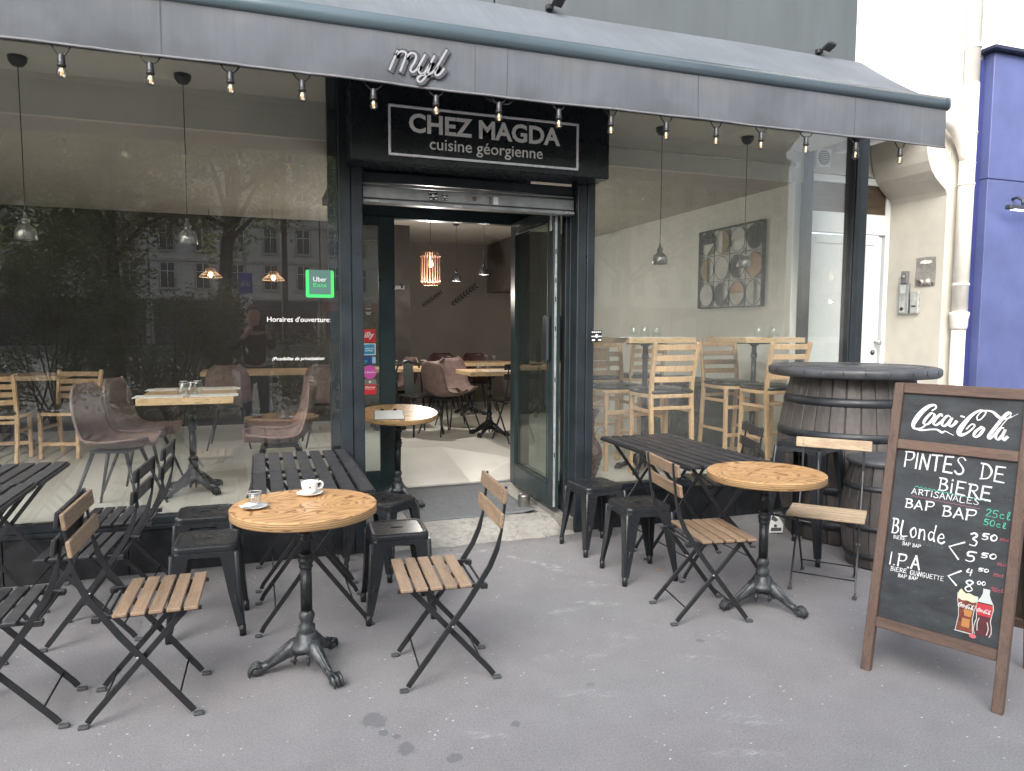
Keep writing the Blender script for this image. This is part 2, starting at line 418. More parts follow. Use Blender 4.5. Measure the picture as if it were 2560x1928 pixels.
M['plyedge'] = ply_edge('varnished_ply_edge')
M['plypale'] = ply_edge('pale_ply_edge', (0.34, 0.22, 0.11), (0.68, 0.49, 0.28), 150)
M['vinyl'] = mat('black_vinyl_seat', (0.014, 0.015, 0.017), 0.3, var=0.2)
M['leather'] = mat('brown_suede_leather', (0.185, 0.125, 0.115), 0.66, var=0.25, scale=14, bump=0.1, wear=(0.27, 0.19, 0.17), wearamt=0.72)
M['leatherdark'] = mat('dark_plum_leather', (0.06, 0.022, 0.022), 0.6, var=0.3)
M['beige'] = mat('beige_room_wall', (0.80, 0.80, 0.745), 0.8, var=0.05, scale=2)
M['taupe'] = mat('taupe_room_wall', (0.19, 0.165, 0.15), 0.8, var=0.06, scale=2)
M['brownwall'] = mat('dark_brown_room_wall', (0.022, 0.016, 0.014), 0.7, var=0.2, scale=2)
M['ceiling'] = mat('room_ceiling_paint', (0.48, 0.45, 0.41), 0.85, var=0.05, scale=2)
M['soffit'] = mat('window_soffit_paint', (0.66, 0.64, 0.58), 0.8, var=0.05, scale=2)
M['floor'] = floor_mat()
M['cup'] = mat('white_porcelain', (0.83, 0.83, 0.83), 0.12, var=0.02)
M['paper'] = mat('white_paper', (0.8, 0.8, 0.79), 0.7, var=0.03)
M['clip'] = mat('grey_clipboard', (0.25, 0.22, 0.2), 0.5)
M['coffee'] = mat('coffee_dark', (0.05, 0.02, 0.01), 0.2)
M['glass'] = glass('window_glass', (0.975, 0.985, 0.975), 0.115, 0.004)
M['glassR'] = glass('scratched_window_glass', (0.97, 0.985, 0.975), 0.07, 0.034)  # scratched and hazy; extra painted veil lightens the room behind the pane
M['clearglass'] = glass('clear_return_glass', (0.985, 0.99, 0.985), 0.045)
M['doorglass'] = glass('door_glass', (0.88, 0.93, 0.905), 0.09, 0.01)
M['cupglass'] = glass('drinking_glass', (0.95, 0.97, 0.97), 0.08)
M['bulbglass'] = glass('bulb_glass', (0.92, 0.90, 0.86), 0.08)
M['filament'] = emis('warm_filament', (1.0, 0.72, 0.38), 0.9)
M['warm'] = emis('warm_lamp_bulb', (1.0, 0.62, 0.28), 3.0)
M['warmglow'] = emis('warm_lamp_bulb_dim', (1.0, 0.55, 0.25), 2.5)
M['zinc'] = mat('brushed_zinc_shade', (0.28, 0.27, 0.25), 0.35, 0.8, var=0.25, scale=12)
M['barrel'] = mat('smoky_barrel_wood', (0.066, 0.059, 0.056), 0.5, var=0.85, scale=3.2, bump=0.6, bscale=26, objvar=0.3, stretch=(2, 2, 0.7))
M['barreltop'] = mat('barrel_lid_resin', (0.062, 0.066, 0.074), 0.42, var=0.5, scale=5, bump=0.5, bscale=22)
M['hoop'] = mat('barrel_iron_hoop', (0.026, 0.029, 0.034), 0.42, 0.2, var=0.3, scale=8)
M['wicker'] = mat('red_brown_wicker', (0.12, 0.06, 0.04), 0.5, var=0.85, scale=70)
M['mat'] = mat('grey_ribbed_doormat', (0.145, 0.155, 0.165), 0.92, var=0.12, scale=25, bump=0.5, bscale=260)
M['step'] = concrete_mat('worn_concrete_step', (0.36, 0.35, 0.32))
M['kerbcon'] = concrete_mat('grey_concrete_plinth', (0.24, 0.235, 0.22), False)
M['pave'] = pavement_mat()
M['road'] = concrete_mat('road_asphalt', (0.11, 0.11, 0.112), False)
M['stone'] = mat('limestone_facade', (0.50, 0.46, 0.40), 0.85, var=0.12, scale=1.2, bump=0.2, bscale=12)
M['stonetrim'] = mat('limestone_trim', (0.47, 0.43, 0.37), 0.85, var=0.1, scale=2)
M['slate'] = mat('zinc_roof', (0.13, 0.145, 0.165), 0.5)
M['paneglass'] = mat('dark_window_pane', (0.03, 0.036, 0.045), 0.08, var=0.3, scale=1)
M['railing'] = mat('iron_balcony_railing', (0.02, 0.02, 0.022), 0.5)
M['leafA'] = mat('dark_green_leaf', (0.07, 0.105, 0.04), 0.42, var=0.5, scale=3, objvar=0.3)
M['leafB'] = mat('olive_green_leaf', (0.105, 0.12, 0.05), 0.45, var=0.5, scale=3, objvar=0.3)
M['bark'] = mat('grey_brown_bark', (0.07, 0.055, 0.045), 0.9, var=0.4, scale=9, bump=0.6, bscale=20)
for k_ in ('leafA', 'leafB'):
    t_ = M[k_].node_tree; b_ = t_.nodes['Principled BSDF']; o_ = t_.nodes['Material Output']
    tr_ = t_.nodes.new('ShaderNodeBsdfTranslucent'); tr_.inputs[0].default_value = (0.20, 0.28, 0.07, 1) if k_ == 'leafA' else (0.28, 0.31, 0.10, 1)
    mx_ = t_.nodes.new('ShaderNodeMixShader'); mx_.inputs[0].default_value = 0.45
    t_.links.new(b_.outputs[0], mx_.inputs[1]); t_.links.new(tr_.outputs[0], mx_.inputs[2]); t_.links.new(mx_.outputs[0], o_.inputs[0])
def flat(name, c, r=0.5): return mat(name, c, r, var=0.03)

# ------------------------------------------------------------------ mesh builder
class MB:
    def __init__(s): s.v = []; s.f = []; s.m = []; s.sm = []; s.mats = []
    def mi(s, m):
        if m not in s.mats: s.mats.append(m)
        return s.mats.index(m)
    def add(s, vs, fs, m, smooth=False):
        o = len(s.v); k = s.mi(m)
        s.v += [tuple(v) for v in vs]
        for f in fs: s.f.append([i + o for i in f]); s.m.append(k); s.sm.append(smooth)
    def box(s, c, d, m, rot=None, top=None):
        """c centre, d full size; top=(sx,sy) scales the upper face"""
        tx, ty = top or (1, 1)
        vs = [Vector((x * d[0] / 2 * (tx if z > 0 else 1), y * d[1] / 2 * (ty if z > 0 else 1), z * d[2] / 2)) for x in (-1, 1) for y in (-1, 1) for z in (-1, 1)]
        if rot is not None: vs = [rot @ v for v in vs]
        vs = [v + Vector(c) for v in vs]
        s.add(vs, [(0, 1, 3, 2), (4, 6, 7, 5), (0, 4, 5, 1), (2, 3, 7, 6), (0, 2, 6, 4), (1, 5, 7, 3)], m)
    def bx(s, x0, x1, y0, y1, z0, z1, m): s.box(((x0 + x1) / 2, (y0 + y1) / 2, (z0 + z1) / 2), (x1 - x0, y1 - y0, z1 - z0), m)
    def bar(s, p, q, w, t, m, side=(0, 1, 0)):
        """flat bar p->q: w along side, t across"""
        p = Vector(p); q = Vector(q); a = (q - p); L = a.length; a.normalize()
        sd = Vector(side); sd = (sd - a * sd.dot(a)).normalized(); n = a.cross(sd)
        rot = Matrix((a, sd, n)).transposed()
        s.box((p + q) / 2, (L, w, t), m, rot)
    def path(s, pts, w, t, m, side=(0, 1, 0), smooth=False):
        """flat strip following pts; w may be a list"""
        pts = [Vector(p) for p in pts]; N = len(pts); sd = Vector(side).normalized(); rings = []
        for i, p in enumerate(pts):
            a = (pts[min(i + 1, N - 1)] - pts[max(i - 1, 0)]).normalized()
            n = a.cross(sd).normalized(); ww = w[i] if isinstance(w, (list, tuple)) else w
            rings.append([p + sd * ww / 2 + n * t / 2, p - sd * ww / 2 + n * t / 2, p - sd * ww / 2 - n * t / 2, p + sd * ww / 2 - n * t / 2])
        s.rings(rings, m, smooth, True)
    def rings(s, rings, m, smooth=True, caps=True, closed=False):
        n = len(rings[0]); vs = [v for r in rings for v in r]; fs = []
        K = len(rings)
        for i in range(K if closed else K - 1):
            j = (i + 1) % K
            for k in range(n):
                fs.append((i * n + k, i * n + (k + 1) % n, j * n + (k + 1) % n, j * n + k))
        if caps and not closed: fs += [tuple(range(n))[::-1], tuple(range((K - 1) * n, K * n))]
        s.add(vs, fs, m, smooth)
    def tube(s, pts, r, m, n=8, closed=False, smooth=True, caps=True):
        pts = [Vector(p) for p in pts]; N = len(pts); rings = []
        ref = None
        for i, p in enumerate(pts):
            if closed: a = (pts[(i + 1) % N] - pts[i - 1]).normalized()
            else: a = (pts[min(i + 1, N - 1)] - pts[max(i - 1, 0)]).normalized()
            if ref is None:
                ref = Vector((0, 0, 1)) if abs(a.z) < 0.9 else Vector((1, 0, 0))
            u = (ref - a * ref.dot(a)).normalized(); ref = u; w = a.cross(u)
            rr = r[i] if isinstance(r, (list, tuple)) else r
            rings.append([p + (u * math.cos(2 * math.pi * k / n) + w * math.sin(2 * math.pi * k / n)) * rr for k in range(n)])
        s.rings(rings, m, smooth, caps, closed)
    def lathe(s, prof, m, n=24, c=(0, 0, 0), smooth=True, caps=True, flute=0, fl=0.0):
        rings = []
        for r, z in prof:
            rings.append([Vector((c[0] + (r + (fl * math.cos(flute * 2 * math.pi * k / n) if flute else 0)) * math.cos(2 * math.pi * k / n), c[1] + (r + (fl * math.cos(flute * 2 * math.pi * k / n) if flute else 0)) * math.sin(2 * math.pi * k / n), c[2] + z)) for k in range(n)])
        s.rings(rings, m, smooth, caps)
    def prism(s, poly, depth, m, f=None):
        """poly 2D; f maps (u,v,d)->3D, d in 0..depth"""
        f = f or (lambda u, v, d: (u, v, d)); n = len(poly)
        vs = [f(u, v, 0) for u, v in poly] + [f(u, v, depth) for u, v in poly]
        s.add(vs, [tuple(range(n))[::-1], tuple(range(n, 2 * n))] + [(i, (i + 1) % n, n + (i + 1) % n, n + i) for i in range(n)], m)
    def ribbon(s, pts, w, m, f, t=0.0012, smooth_n=4, d0=0.0005):
        """pen stroke in a plane; f maps (u,v,d)->3D"""
        P = [Vector((p[0], p[1])) for p in pts]
        if len(P) > 2 and smooth_n > 1:
            out = []
            closed = (P[0] - P[-1]).length < 1e-6
            for i in range(len(P) - 1):
                p0 = P[i - 1] if i > 0 else (P[-2] if closed else P[0]); p1 = P[i]; p2 = P[i + 1]; p3 = P[i + 2] if i + 2 < len(P) else (P[1] if closed else P[-1])
                for k in range(smooth_n):
                    q = k / smooth_n
                    out.append(0.5 * ((2 * p1) + (p2 - p0) * q + (2 * p0 - 5 * p1 + 4 * p2 - p3) * q * q + (3 * p1 - p0 - 3 * p2 + p3) * q ** 3))
            out.append(P[-1]); P = out
        N = len(P); L = []; Rr = []
        for i in range(N):
            a = P[min(i + 1, N - 1)] - P[max(i - 1, 0)]
            if a.length < 1e-9: a = Vector((1, 0))
            a.normalize(); nn = Vector((-a.y, a.x))
            if callable(w): ww = w(i / (N - 1), a)
            else: ww = w
            p = P[i]
            if i == 0: p = p - a * ww * 0.35
            if i == N - 1: p = p + a * ww * 0.35
            L.append(p + nn * ww / 2); Rr.append(p - nn * ww / 2)
        rings = [[f(L[i].x, L[i].y, d0 + t), f(Rr[i].x, Rr[i].y, d0 + t), f(Rr[i].x, Rr[i].y, d0), f(L[i].x, L[i].y, d0)] for i in range(N)]
        s.rings([[Vector(v) for v in r] for r in rings], m, False, True)
    def text(s, body, m, f, width=None, height=None, bold=0.0, t=0.002, shear=0.0, align='C', res=3):
        cu = bpy.data.curves.new('t', 'FONT'); cu.body = body; cu.offset = bold; cu.shear = shear; cu.resolution_u = res; cu.extrude = 0.5
        ob = bpy.data.objects.new('t', cu); COL.objects.link(ob)
        me = bpy.data.meshes.new_from_object(ob.evaluated_get(bpy.context.evaluated_depsgraph_get()))
        xs = [v.co.x for v in me.vertices]; ys = [v.co.y for v in me.vertices]
        x0, x1, y0, y1 = min(xs), max(xs), min(ys), max(ys)
        sx = (width / (x1 - x0)) if width else None; sy = (height / (y1 - y0)) if height else None
        sx = sx or sy; sy = sy or sx
        cx = {'C': (x0 + x1) / 2, 'L': x0, 'R': x1}[align]
        vs = [f((v.co.x - cx) * sx, (v.co.y - y0) * sy, (v.co.z + 0.5) * t) for v in me.vertices]
        s.add(vs, [tuple(p.vertices) for p in me.polygons], m)
        bpy.data.objects.remove(ob); bpy.data.curves.remove(cu); bpy.data.meshes.remove(me)
    def mesh(s, name, bevel=0.0, seg=1):
        me = bpy.data.meshes.new(name)
        me.from_pydata(s.v, [], s.f)
        for m in s.mats: me.materials.append(m)
        me.polygons.foreach_set('material_index', s.m)
        me.polygons.foreach_set('use_smooth', s.sm)
        bm = bmesh.new(); bm.from_mesh(me)
        bmesh.ops.recalc_face_normals(bm, faces=bm.faces)
        if bevel:
            es = [e for e in bm.edges if len(e.link_faces) == 2 and e.calc_face_angle(0) > R(35)]
            bmesh.ops.bevel(bm, geom=es, offset=bevel, segments=seg, profile=0.6, affect='EDGES', clamp_overlap=True)
        bm.to_mesh(me); bm.free()
        me.update()
        return me
    def build(s, name, parent=None, bevel=0.0, seg=1, loc=None, rotz=None, kind=None, label=None):
        o = bpy.data.objects.new(name, s.mesh(name, bevel, seg)); COL.objects.link(o)
        if parent is not None: o.parent = parent
        if loc is not None: o.location = loc
        if rotz is not None: o.rotation_euler = (0, 0, rotz)
        if kind: o['kind'] = kind
        if label: o['label'] = label
        return o

def thing(name, label, cat, loc=(0, 0, 0), rotz=0.0, group=None):
    o = bpy.data.objects.new(name, None); COL.objects.link(o)
    o.empty_display_size = 0.1
    o.location = loc; o.rotation_euler = (0, 0, rotz); o['label'] = label; o['category'] = cat
    if group: o['group'] = group
    return o
def tag(o, label, cat, group=None):
    o['label'] = label; o['category'] = cat
    if group: o['group'] = group
    return o
def struct(name, mb, **k): return mb.build(name, kind='structure', **k)
def kids(o): return [c for c in bpy.data.objects if c.parent is o]
def dup(root, loc, rotz, label, group=None):
    """copy a thing with its parts and sub-parts; meshes are shared"""
    r = root.copy(); COL.objects.link(r); r.location = loc; r.rotation_euler = (0, 0, rotz); r['label'] = label
    if group: r['group'] = group
    for ch in CH(root):
        c = ch.copy(); COL.objects.link(c); c.parent = r
        for g in CH(ch):
            d = g.copy(); COL.objects.link(d); d.parent = c
    return r
def CH(o): return list(o.children)
def inst(obj, parent=None, loc=None, rot=None):
    """another piece sharing obj's mesh"""
    c = obj.copy(); COL.objects.link(c)
    if parent is not None: c.parent = parent
    if loc is not None: c.location = loc
    if rot is not None: c.rotation_euler = rot
    return c
def arc(cx, cz, r, a0, a1, n):
    return [(cx + r * math.cos(R(a0 + (a1 - a0) * i / n)), cz + r * math.sin(R(a0 + (a1 - a0) * i / n))) for i in range(n + 1)]
def rsq(h, r, n=4, hy=None):
    """rounded rectangle loop, half sizes h, hy"""
    hy = hy or h; out = []
    for cx, cy, a in ((h - r, hy - r, 0), (-h + r, hy - r, 90), (-h + r, -hy + r, 180), (h - r, -hy + r, 270)):
        out += [(cx + r * math.cos(R(a + 90 * k / n)), cy + r * math.sin(R(a + 90 * k / n))) for k in range(n + 1)]
    return out

# ================================================================== THE SETTING
YF = 4.845      # street face of the shopfront
FL = 0.30       # room floor
b = MB(); b.bx(-40, 40, -4.2, 7.5, -0.4, 0.0, M['pave']); struct('pavement', b)
b = MB(); b.bx(-150, 150, -150, 150, -0.9, -0.405, M['road'])
b.bx(-150, 150, -50.0, -4.36, -0.404, -0.13, M['road']); struct('road', b)
b = MB(); b.bx(-40, 40, -4.36, -4.2, -0.4, 0.004, M['kerbcon']); struct('kerb', b, bevel=0.012)
b = MB(); b.bx(-90, 90, -75, -50.0, -0.403, 0.0, M['kerbcon']); struct('far_pavement', b)

# worn concrete ramp up to the door
b = MB()
prof = [(4.77, 0.001), (4.82, 0.022), (4.93, 0.052), (5.06, 0.080), (5.4, 0.085), (6.05, 0.150)]
nx = 26; rows = []
for (y, z) in prof:
    rows.append([Vector((0.66 + (2.18 - 0.66) * i / nx, y + (0.012 * math.sin(i * 1.7) + 0.008 * math.sin(i * 0.61 + y * 9)) * (y < 5.2), z + (0.004 * math.sin(i * 2.3 + y * 7) if 4.8 < y < 5.5 else 0))) for i in range(nx + 1)])
vs = [v for r in rows for v in r]; W = nx + 1
fs = [(j * W + i, j * W + i + 1, (j + 1) * W + i + 1, (j + 1) * W + i) for j in range(len(rows) - 1) for i in range(nx)]
b.add(vs, fs, M['step'], True)
b.bx(0.66, 2.18, 4.84, 6.05, -0.1, 0.02, M['step'])
struct('entrance_ramp', b)

# room shell
b = MB()
for x0, x1, y0, y1 in ((-5.0, 0.57, 4.93, 11.4), (2.25, 4.74, 4.93, 11.4), (0.57, 2.25, 7.16, 11.4)):
    b.bx(x0, x1, y0, y1, 0.05, FL, M['floor'])
# inner ramp down to the threshold, with its sloping cheek on the right
b.add([(0.57, 6.05, .15), (1.75, 6.05, .15), (1.75, 7.16, FL), (0.57, 7.16, FL), (2.25, 6.05, .15), (2.25, 6.3, FL), (2.25, 7.16, FL)], [(0, 1, 2, 3), (1, 4, 5, 2), (5, 6, 2)], M['floor'])
struct('floor', b)
b = MB(); b.bx(-5.0, 4.74, 5.462, 11.398, 2.88, 3.0, M['ceiling']); struct('ceiling', b)
b = MB(); b.bx(-5.0, 4.74, 4.90, 5.42, 3.125, 3.2, M['soffit']); b.bx(-5.0, 0.57, 5.42, 5.46, 2.86, 3.125, M['soffit']); b.bx(2.25, 4.74, 5.42, 5.46, 2.86, 3.125, M['soffit']); struct('window_soffit', b)
b = MB(); b.bx(-5.0, -0.4, 11.4, 11.5, 0, 3.0, M['brownwall']); b.bx(-0.4, 4.9, 11.4, 11.5, 0, 3.0, M['taupe']); struct('back_wall', b)
b = MB(); b.bx(4.74, 4.84, 5.47, 11.5, 0, 3.2, M['beige']); struct('side_wall', b)
b = MB(); b.bx(-5.1, -5.0, 4.9, 11.5, 0, 3.2, M['brownwall']); struct('left_room_wall', b)
b = MB(); b.bx(-5.0, 1.92, 9.6, 9.72, 0.3, 2.88, M['brownwall']); struct('room_partition', b)

# ------------------------------------------------------------------ shop building
sb = thing('shop_building', 'dark painted shopfront with two large windows and grey cladding above the awning', 'building', (0, 0, 0))
def part(name, bb, bevel=0.003, parent=None, **k): return bb.build(name, parent or sb, bevel=bevel, **k)
# black tile base, one slab after the other with pale joints
bt = MB(); bt.box((0, 0, 0), (0.322, 0.03, 0.272), M['blacktile'])
tile0 = None
xs = [-0.13 + 0.327 * k for k in range(-13, 1)]
for x in xs:
    p = (x - 0.163, 4.842, 0.138)
    if tile0 is None: tile0 = bt.build('tile', sb, bevel=0.002, loc=p)
    else: inst(tile0, sb, p)
inst(tile0, sb, (0.035, 4.842, 0.138)); inst(tile0, sb, (0.357, 4.842, 0.138))
for k in range(8): inst(tile0, sb, (2.49 + 0.327 * k, 4.842, 0.138))
j = MB(); j.bx(-5, 0.52, 4.846, 4.92, 0, 0.275, M['grout']); j.bx(2.31, 4.87, 4.846, 4.92, 0, 0.275, M['grout']); part('base_wall', j, 0)
j = MB(); j.bx(-5, 0.50, 4.815, 4.93, 0.276, 0.305, M['dark']); j.bx(-5, 0.50, 4.832, 4.92, 0.305, 0.352, M['dark']); part('window_sill', j)
j = MB(); j.bx(2.32, 4.86, 4.815, 4.93, 0.276, 0.305, M['dark']); j.bx(2.32, 4.86, 4.832, 4.92, 0.305, 0.335, M['dark']); part('window_sill', j)
# panes
j = MB(); j.bx(-5, 0.499, 4.852, 4.858, 0.352, 3.125, M['glass']); part('window_pane', j, 0)
j = MB(); j.bx(2.33, 4.70, 4.852, 4.858, 0.335, 3.125, M['glassR']); part('window_pane', j, 0)
j = MB(); j.bx(4.748, 4.754, 4.902, 5.37, 0.32, 3.125, M['clearglass']); part('return_pane', j, 0)
# mullions, pilasters and posts
j = MB(); j.bx(0.438, 0.52, 4.866, 4.92, 0.306, 3.2, M['dark']); part('mullion', j)
j = MB(); j.bx(0.50, 0.575, 4.80, 4.925, 0.0, 3.2, M['dark']); j.bx(0.578, 0.652, 4.806, 4.93, 0.0, 3.2, M['dark']); part('pilaster', j, 0.004)
j = MB()
for z in (2.42, 2.0, 1.30, 0.75): j = MB(); j.tube([(0.618, 4.8058, z), (0.618, 4.8052, z)], 0.007, M['black'], 10); part('bolt_hole', j, 0)
j = MB(); j.bx(2.19, 2.262, 4.806, 4.93, 0.0, 3.2, M['dark']); j.bx(2.265, 2.325, 4.80, 4.925, 0.0, 3.2, M['dark']); part('pilaster', j, 0.004)
j = MB()
for z in (2.40, 1.93, 1.30, 0.75): j = MB(); j.tube([(2.226, 4.8058, z), (2.226, 4.8052, z)], 0.007, M['black'], 10); part('bolt_hole', j, 0)
j = MB(); j.bx(4.70, 4.78, 4.80, 4.90, 0.306, 3.3, M['darkflat']); j.bx(4.782, 4.86, 4.81, 4.93, 0.0, 3.3, M['dark']); j.bx(4.715, 4.73, 4.79, 4.80, 0.306, 3.2, M['darkflat']); part('corner_post', j)
j = MB(); j.bx(4.715, 4.79, 5.37, 5.45, 0.0, 3.3, M['darkflat']); part('rear_post', j)
j = MB(); j.bx(4.65, 4.714, 5.45, 5.468, 0.0, 3.2, M['doorwhite']); part('white_trim', j, 0.002)
j = MB(); j.bx(4.72, 4.80, 4.91, 5.44, 0, 0.32, M['blacktile']); part('return_base', j)
# door recess: glazed left cheek, painted right cheek
j = MB(); j.bx(0.60, 0.606, 4.94, 5.90, 0.36, 2.5, M['doorglass']); part('recess_pane', j, 0)
j = MB(); j.bx(0.58, 0.64, 4.935, 5.93, 0.0, 0.36, M['green']); j.bx(0.58, 0.64, 5.88, 5.96, 0.36, 2.5, M['green']); part('recess_cheek', j)
j = MB(); j.bx(2.19, 2.25, 4.935, 5.10, 0.0, 2.5, M['green']); j.bx(2.16, 2.19, 4.95, 5.0, 0.12, 2.4, M['darkflat']); j.bx(2.19, 2.25, 5.10, 6.02, 0.0, 0.30, M['green']); j.bx(2.19, 2.25, 5.94, 6.02, 0.30, 2.5, M['green']); j.bx(2.19, 2.25, 5.10, 5.94, 2.40, 2.5, M['green']); part('recess_cheek', j)
j = MB(); j.bx(2.212, 2.218, 5.10, 5.94, 0.30, 2.40, M['doorglass']); part('recess_pane', j, 0)
j = MB(); j.bx(2.1, 2.19, 4.82, 6.0, 0.0, 0.115, M['kerbcon']); part('concrete_plinth', j, 0.006)
j = MB(); j.bx(0.50, 2.32, 4.93, 6.05, 2.5, 2.56, M['darkflat']); part('recess_ceiling', j)
j = MB(); j.bx(0.58, 2.25, 5.93, 6.02, 2.41, 2.9, M['green']); j.bx(2.1, 2.19, 5.92, 6.02, 0.14, 2.41, M['green']); part('door_frame', j)
j = MB(); j.bx(0.66, 2.19, 6.0, 6.06, 0.12, 0.158, M['alu']); part('threshold', j)
# fascia behind the awning, and the cladding panels above
j = MB(); j.bx(-5, 4.86, 4.86, 4.93, 3.13, 3.8, M['darkflat']); part('fascia', j, 0)
for x0, x1 in ((-5.0, -1.62), (-1.61, 1.548), (1.558, 4.66)):
    j = MB(); j.bx(x0, x1, 4.80, 4.9, 3.66, 8.0, M['panel']); part('cladding_panel', j, 0.004)
j = MB(); j.bx(-5, 4.6, 4.905, 5.3, 3.81, 8.0, M['darkflat']); part('upper_wall', j, 0)

# ------------------------------------------------------------------ white house beside the shop: recessed side door
wh = thing('white_house', 'white rendered house wall with cream door recess beside the dark shopfront', 'building')
j = MB(); j.bx(4.665, 6.6, 4.83, 5.3, 3.34, 8.0, M['wallwhite']); part('wall', j, 0.004, wh)
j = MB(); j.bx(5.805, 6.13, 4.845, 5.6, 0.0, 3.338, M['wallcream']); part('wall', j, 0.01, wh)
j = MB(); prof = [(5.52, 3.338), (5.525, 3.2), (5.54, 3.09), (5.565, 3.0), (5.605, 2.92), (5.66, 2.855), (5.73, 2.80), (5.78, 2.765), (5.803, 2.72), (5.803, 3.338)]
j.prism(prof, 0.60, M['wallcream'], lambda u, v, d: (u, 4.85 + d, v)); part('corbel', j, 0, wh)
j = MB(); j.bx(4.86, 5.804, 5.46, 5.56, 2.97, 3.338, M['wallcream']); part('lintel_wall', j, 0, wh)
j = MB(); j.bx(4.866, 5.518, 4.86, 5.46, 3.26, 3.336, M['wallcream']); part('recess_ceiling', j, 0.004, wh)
j = MB(); j.bx(5.10, 5.20, 4.95, 5.458, 3.16, 3.258, M['wallwhite']); part('beam', j, 0.008, wh)
# vent grille
v = MB(); v.bx(4.875, 5.045, 5.44, 5.46, 3.02, 3.19, M['wallwhite'])
vg = part('vent_grille', v, 0.004, wh)
v = MB()
for k in range(8):
    zz = 3.045 + k * 0.017; hw = math.sqrt(max(0.0001, 0.066 ** 2 - (zz - 3.105) ** 2))
    v.box((4.96, 5.434, zz), (2 * hw, 0.012, 0.006), M['wallcream'])
v.build('vent_slat', vg); j = MB(); j.tube([(4.96, 5.439, 3.105), (4.96, 5.436, 3.105)], 0.068, M['black'], 24); j.build('vent_hole', vg)

sd = thing('side_door', 'plain white painted side door with transom window in the recess', 'door', (0, 0, 0))
j = MB(); j.bx(4.80, 4.845, 5.452, 5.50, 0, 2.96, M['doorwhite']); j.bx(5.75, 5.803, 5.452, 5.50, 0, 2.96, M['doorwhite']); j.bx(4.845, 5.75, 5.452, 5.50, 2.895, 2.96, M['doorwhite']); j.bx(4.845, 5.75, 5.446, 5.50, 2.43, 2.62, M['doorwhite']); part('door_frame', j, 0.004, sd)
j = MB(); j.bx(4.846, 5.70, 5.458, 5.50, 0.02, 2.41, M['doorwhite']); lf = part('door_leaf', j, 0.003, sd)
j = MB(); j.bx(4.846, 4.90, 5.448, 5.458, 0.02, 2.41, M['doorwhite']); j.bx(5.61, 5.70, 5.448, 5.458, 0.02, 2.41, M['doorwhite']); j.bx(4.90, 5.61, 5.448, 5.458, 2.33, 2.41, M['doorwhite']); j.bx(4.90, 5.61, 5.448, 5.458, 0.02, 0.25, M['doorwhite']); j.build('door_moulding', lf, bevel=0.002)
j = MB(); j.tube([(5.665, 5.45, 1.40), (5.665, 5.42, 1.40)], 0.012, M['alu'], 12); j.tube([(5.665, 5.42, 1.40), (5.665, 5.40, 1.40), (5.665, 5.385, 1.40), (5.665, 5.378, 1.40)], [0.018, 0.030, 0.028, 0.012], M['galv'], 16); j.build('door_knob', lf)
j = MB(); j.tube([(5.64, 5.448, 1.30), (5.64, 5.440, 1.30)], 0.024, M['black'], 18); j.tube([(5.64, 5.440, 1.305), (5.64, 5.437, 1.305)], 0.011, M['alu'], 12); j.build('lock', lf)
j = MB(); j.bx(4.846, 5.749, 5.47, 5.476, 2.622, 2.893, mat('brown_transom_glass', (0.085, 0.06, 0.042), 0.18, var=0.35, scale=5, stretch=(1, 1, 5))); part('transom_pane', j, 0, sd)
j = MB(); j.bx(5.7015, 5.7045, 5.4515, 5.4575, 0.02, 2.42, M['grout']); part('door_gap_strip', j, 0, sd)

# intercom, key switch and broken patch on the recess cheek (face X = 5.805)
ic = thing('intercom', 'silver door intercom with keypad on the cream wall beside the white door', 'intercom')
j = MB(); j.bx(5.772, 5.804, 5.185, 5.30, 1.67, 1.955, M['alu']); part('housing', j, 0.004, ic)
j = MB(); j.bx(5.768, 5.772, 5.215, 5.275, 1.685, 1.945, M['galv']); part('face_plate', j, 0.001, ic)
for r_ in range(4):
    for c_ in range(3):
        j = MB(); j.box((5.766, 5.262 - c_ * 0.017, 1.862 - r_ * 0.019), (0.004, 0.011, 0.011), M['alu']); part('key', j, 0.001, ic)
j = MB(); j.tube([(5.768, 5.248, 1.72), (5.762, 5.248, 1.72)], 0.017, M['black'], 18); part('call_button', j, 0, ic)
bb_ = thing('badge_reader', 'small silver badge box beside the taller keypad intercom', 'doorbell')
j = MB(); j.bx(5.776, 5.804, 5.075, 5.165, 1.675, 1.88, M['galv']); part('housing', j, 0.005, bb_)
j = MB(); j.bx(5.773, 5.776, 5.10, 5.145, 1.735, 1.75, M['black']); part('name_slot', j, 0, bb_)
ks = thing('key_switch', 'grey square key switch above the keypad intercom', 'switch')
j = MB(); j.bx(5.765, 5.804, 5.205, 5.27, 1.957, 2.075, mat('grey_switch_box', (0.16, 0.16, 0.165), 0.5)); part('housing', j, 0.004, ks)
j = MB(); j.tube([(5.765, 5.238, 2.02), (5.755, 5.238, 2.02)], 0.016, M['alu'], 16); part('key_barrel', j, 0, ks)
wp = thing('wall_patch', 'bare grey plaster patch left where a plate was removed from the cream wall', 'patch')
j = MB(); poly = [(4.93, 1.92), (5.14, 1.915), (5.145, 2.0), (5.135, 2.10), (5.14, 2.185), (5.03, 2.19), (4.93, 2.185), (4.925, 2.06)]
j.prism(poly, 0.004, concrete_mat('bare_plaster', (0.30, 0.285, 0.265), False), lambda u, v, d: (5.804 - d, u, v)); part('plaster', j, 0, wp)
rr = random.Random(3)
def splat(cx, cz, rx, rz, m, name, yoff=0.0045):
    q = MB(); pl = []
    for k in range(18):
        a = 2 * math.pi * k / 18; q_ = 1 + rr.uniform(-0.25, 0.25)
        pl.append((cx + rx * q_ * math.cos(a), cz + rz * q_ * math.sin(a)))
    q.prism(pl, 0.003, m, lambda u, v, d: (5.804 - yoff - d, u, v)); part(name, q, 0, wp)
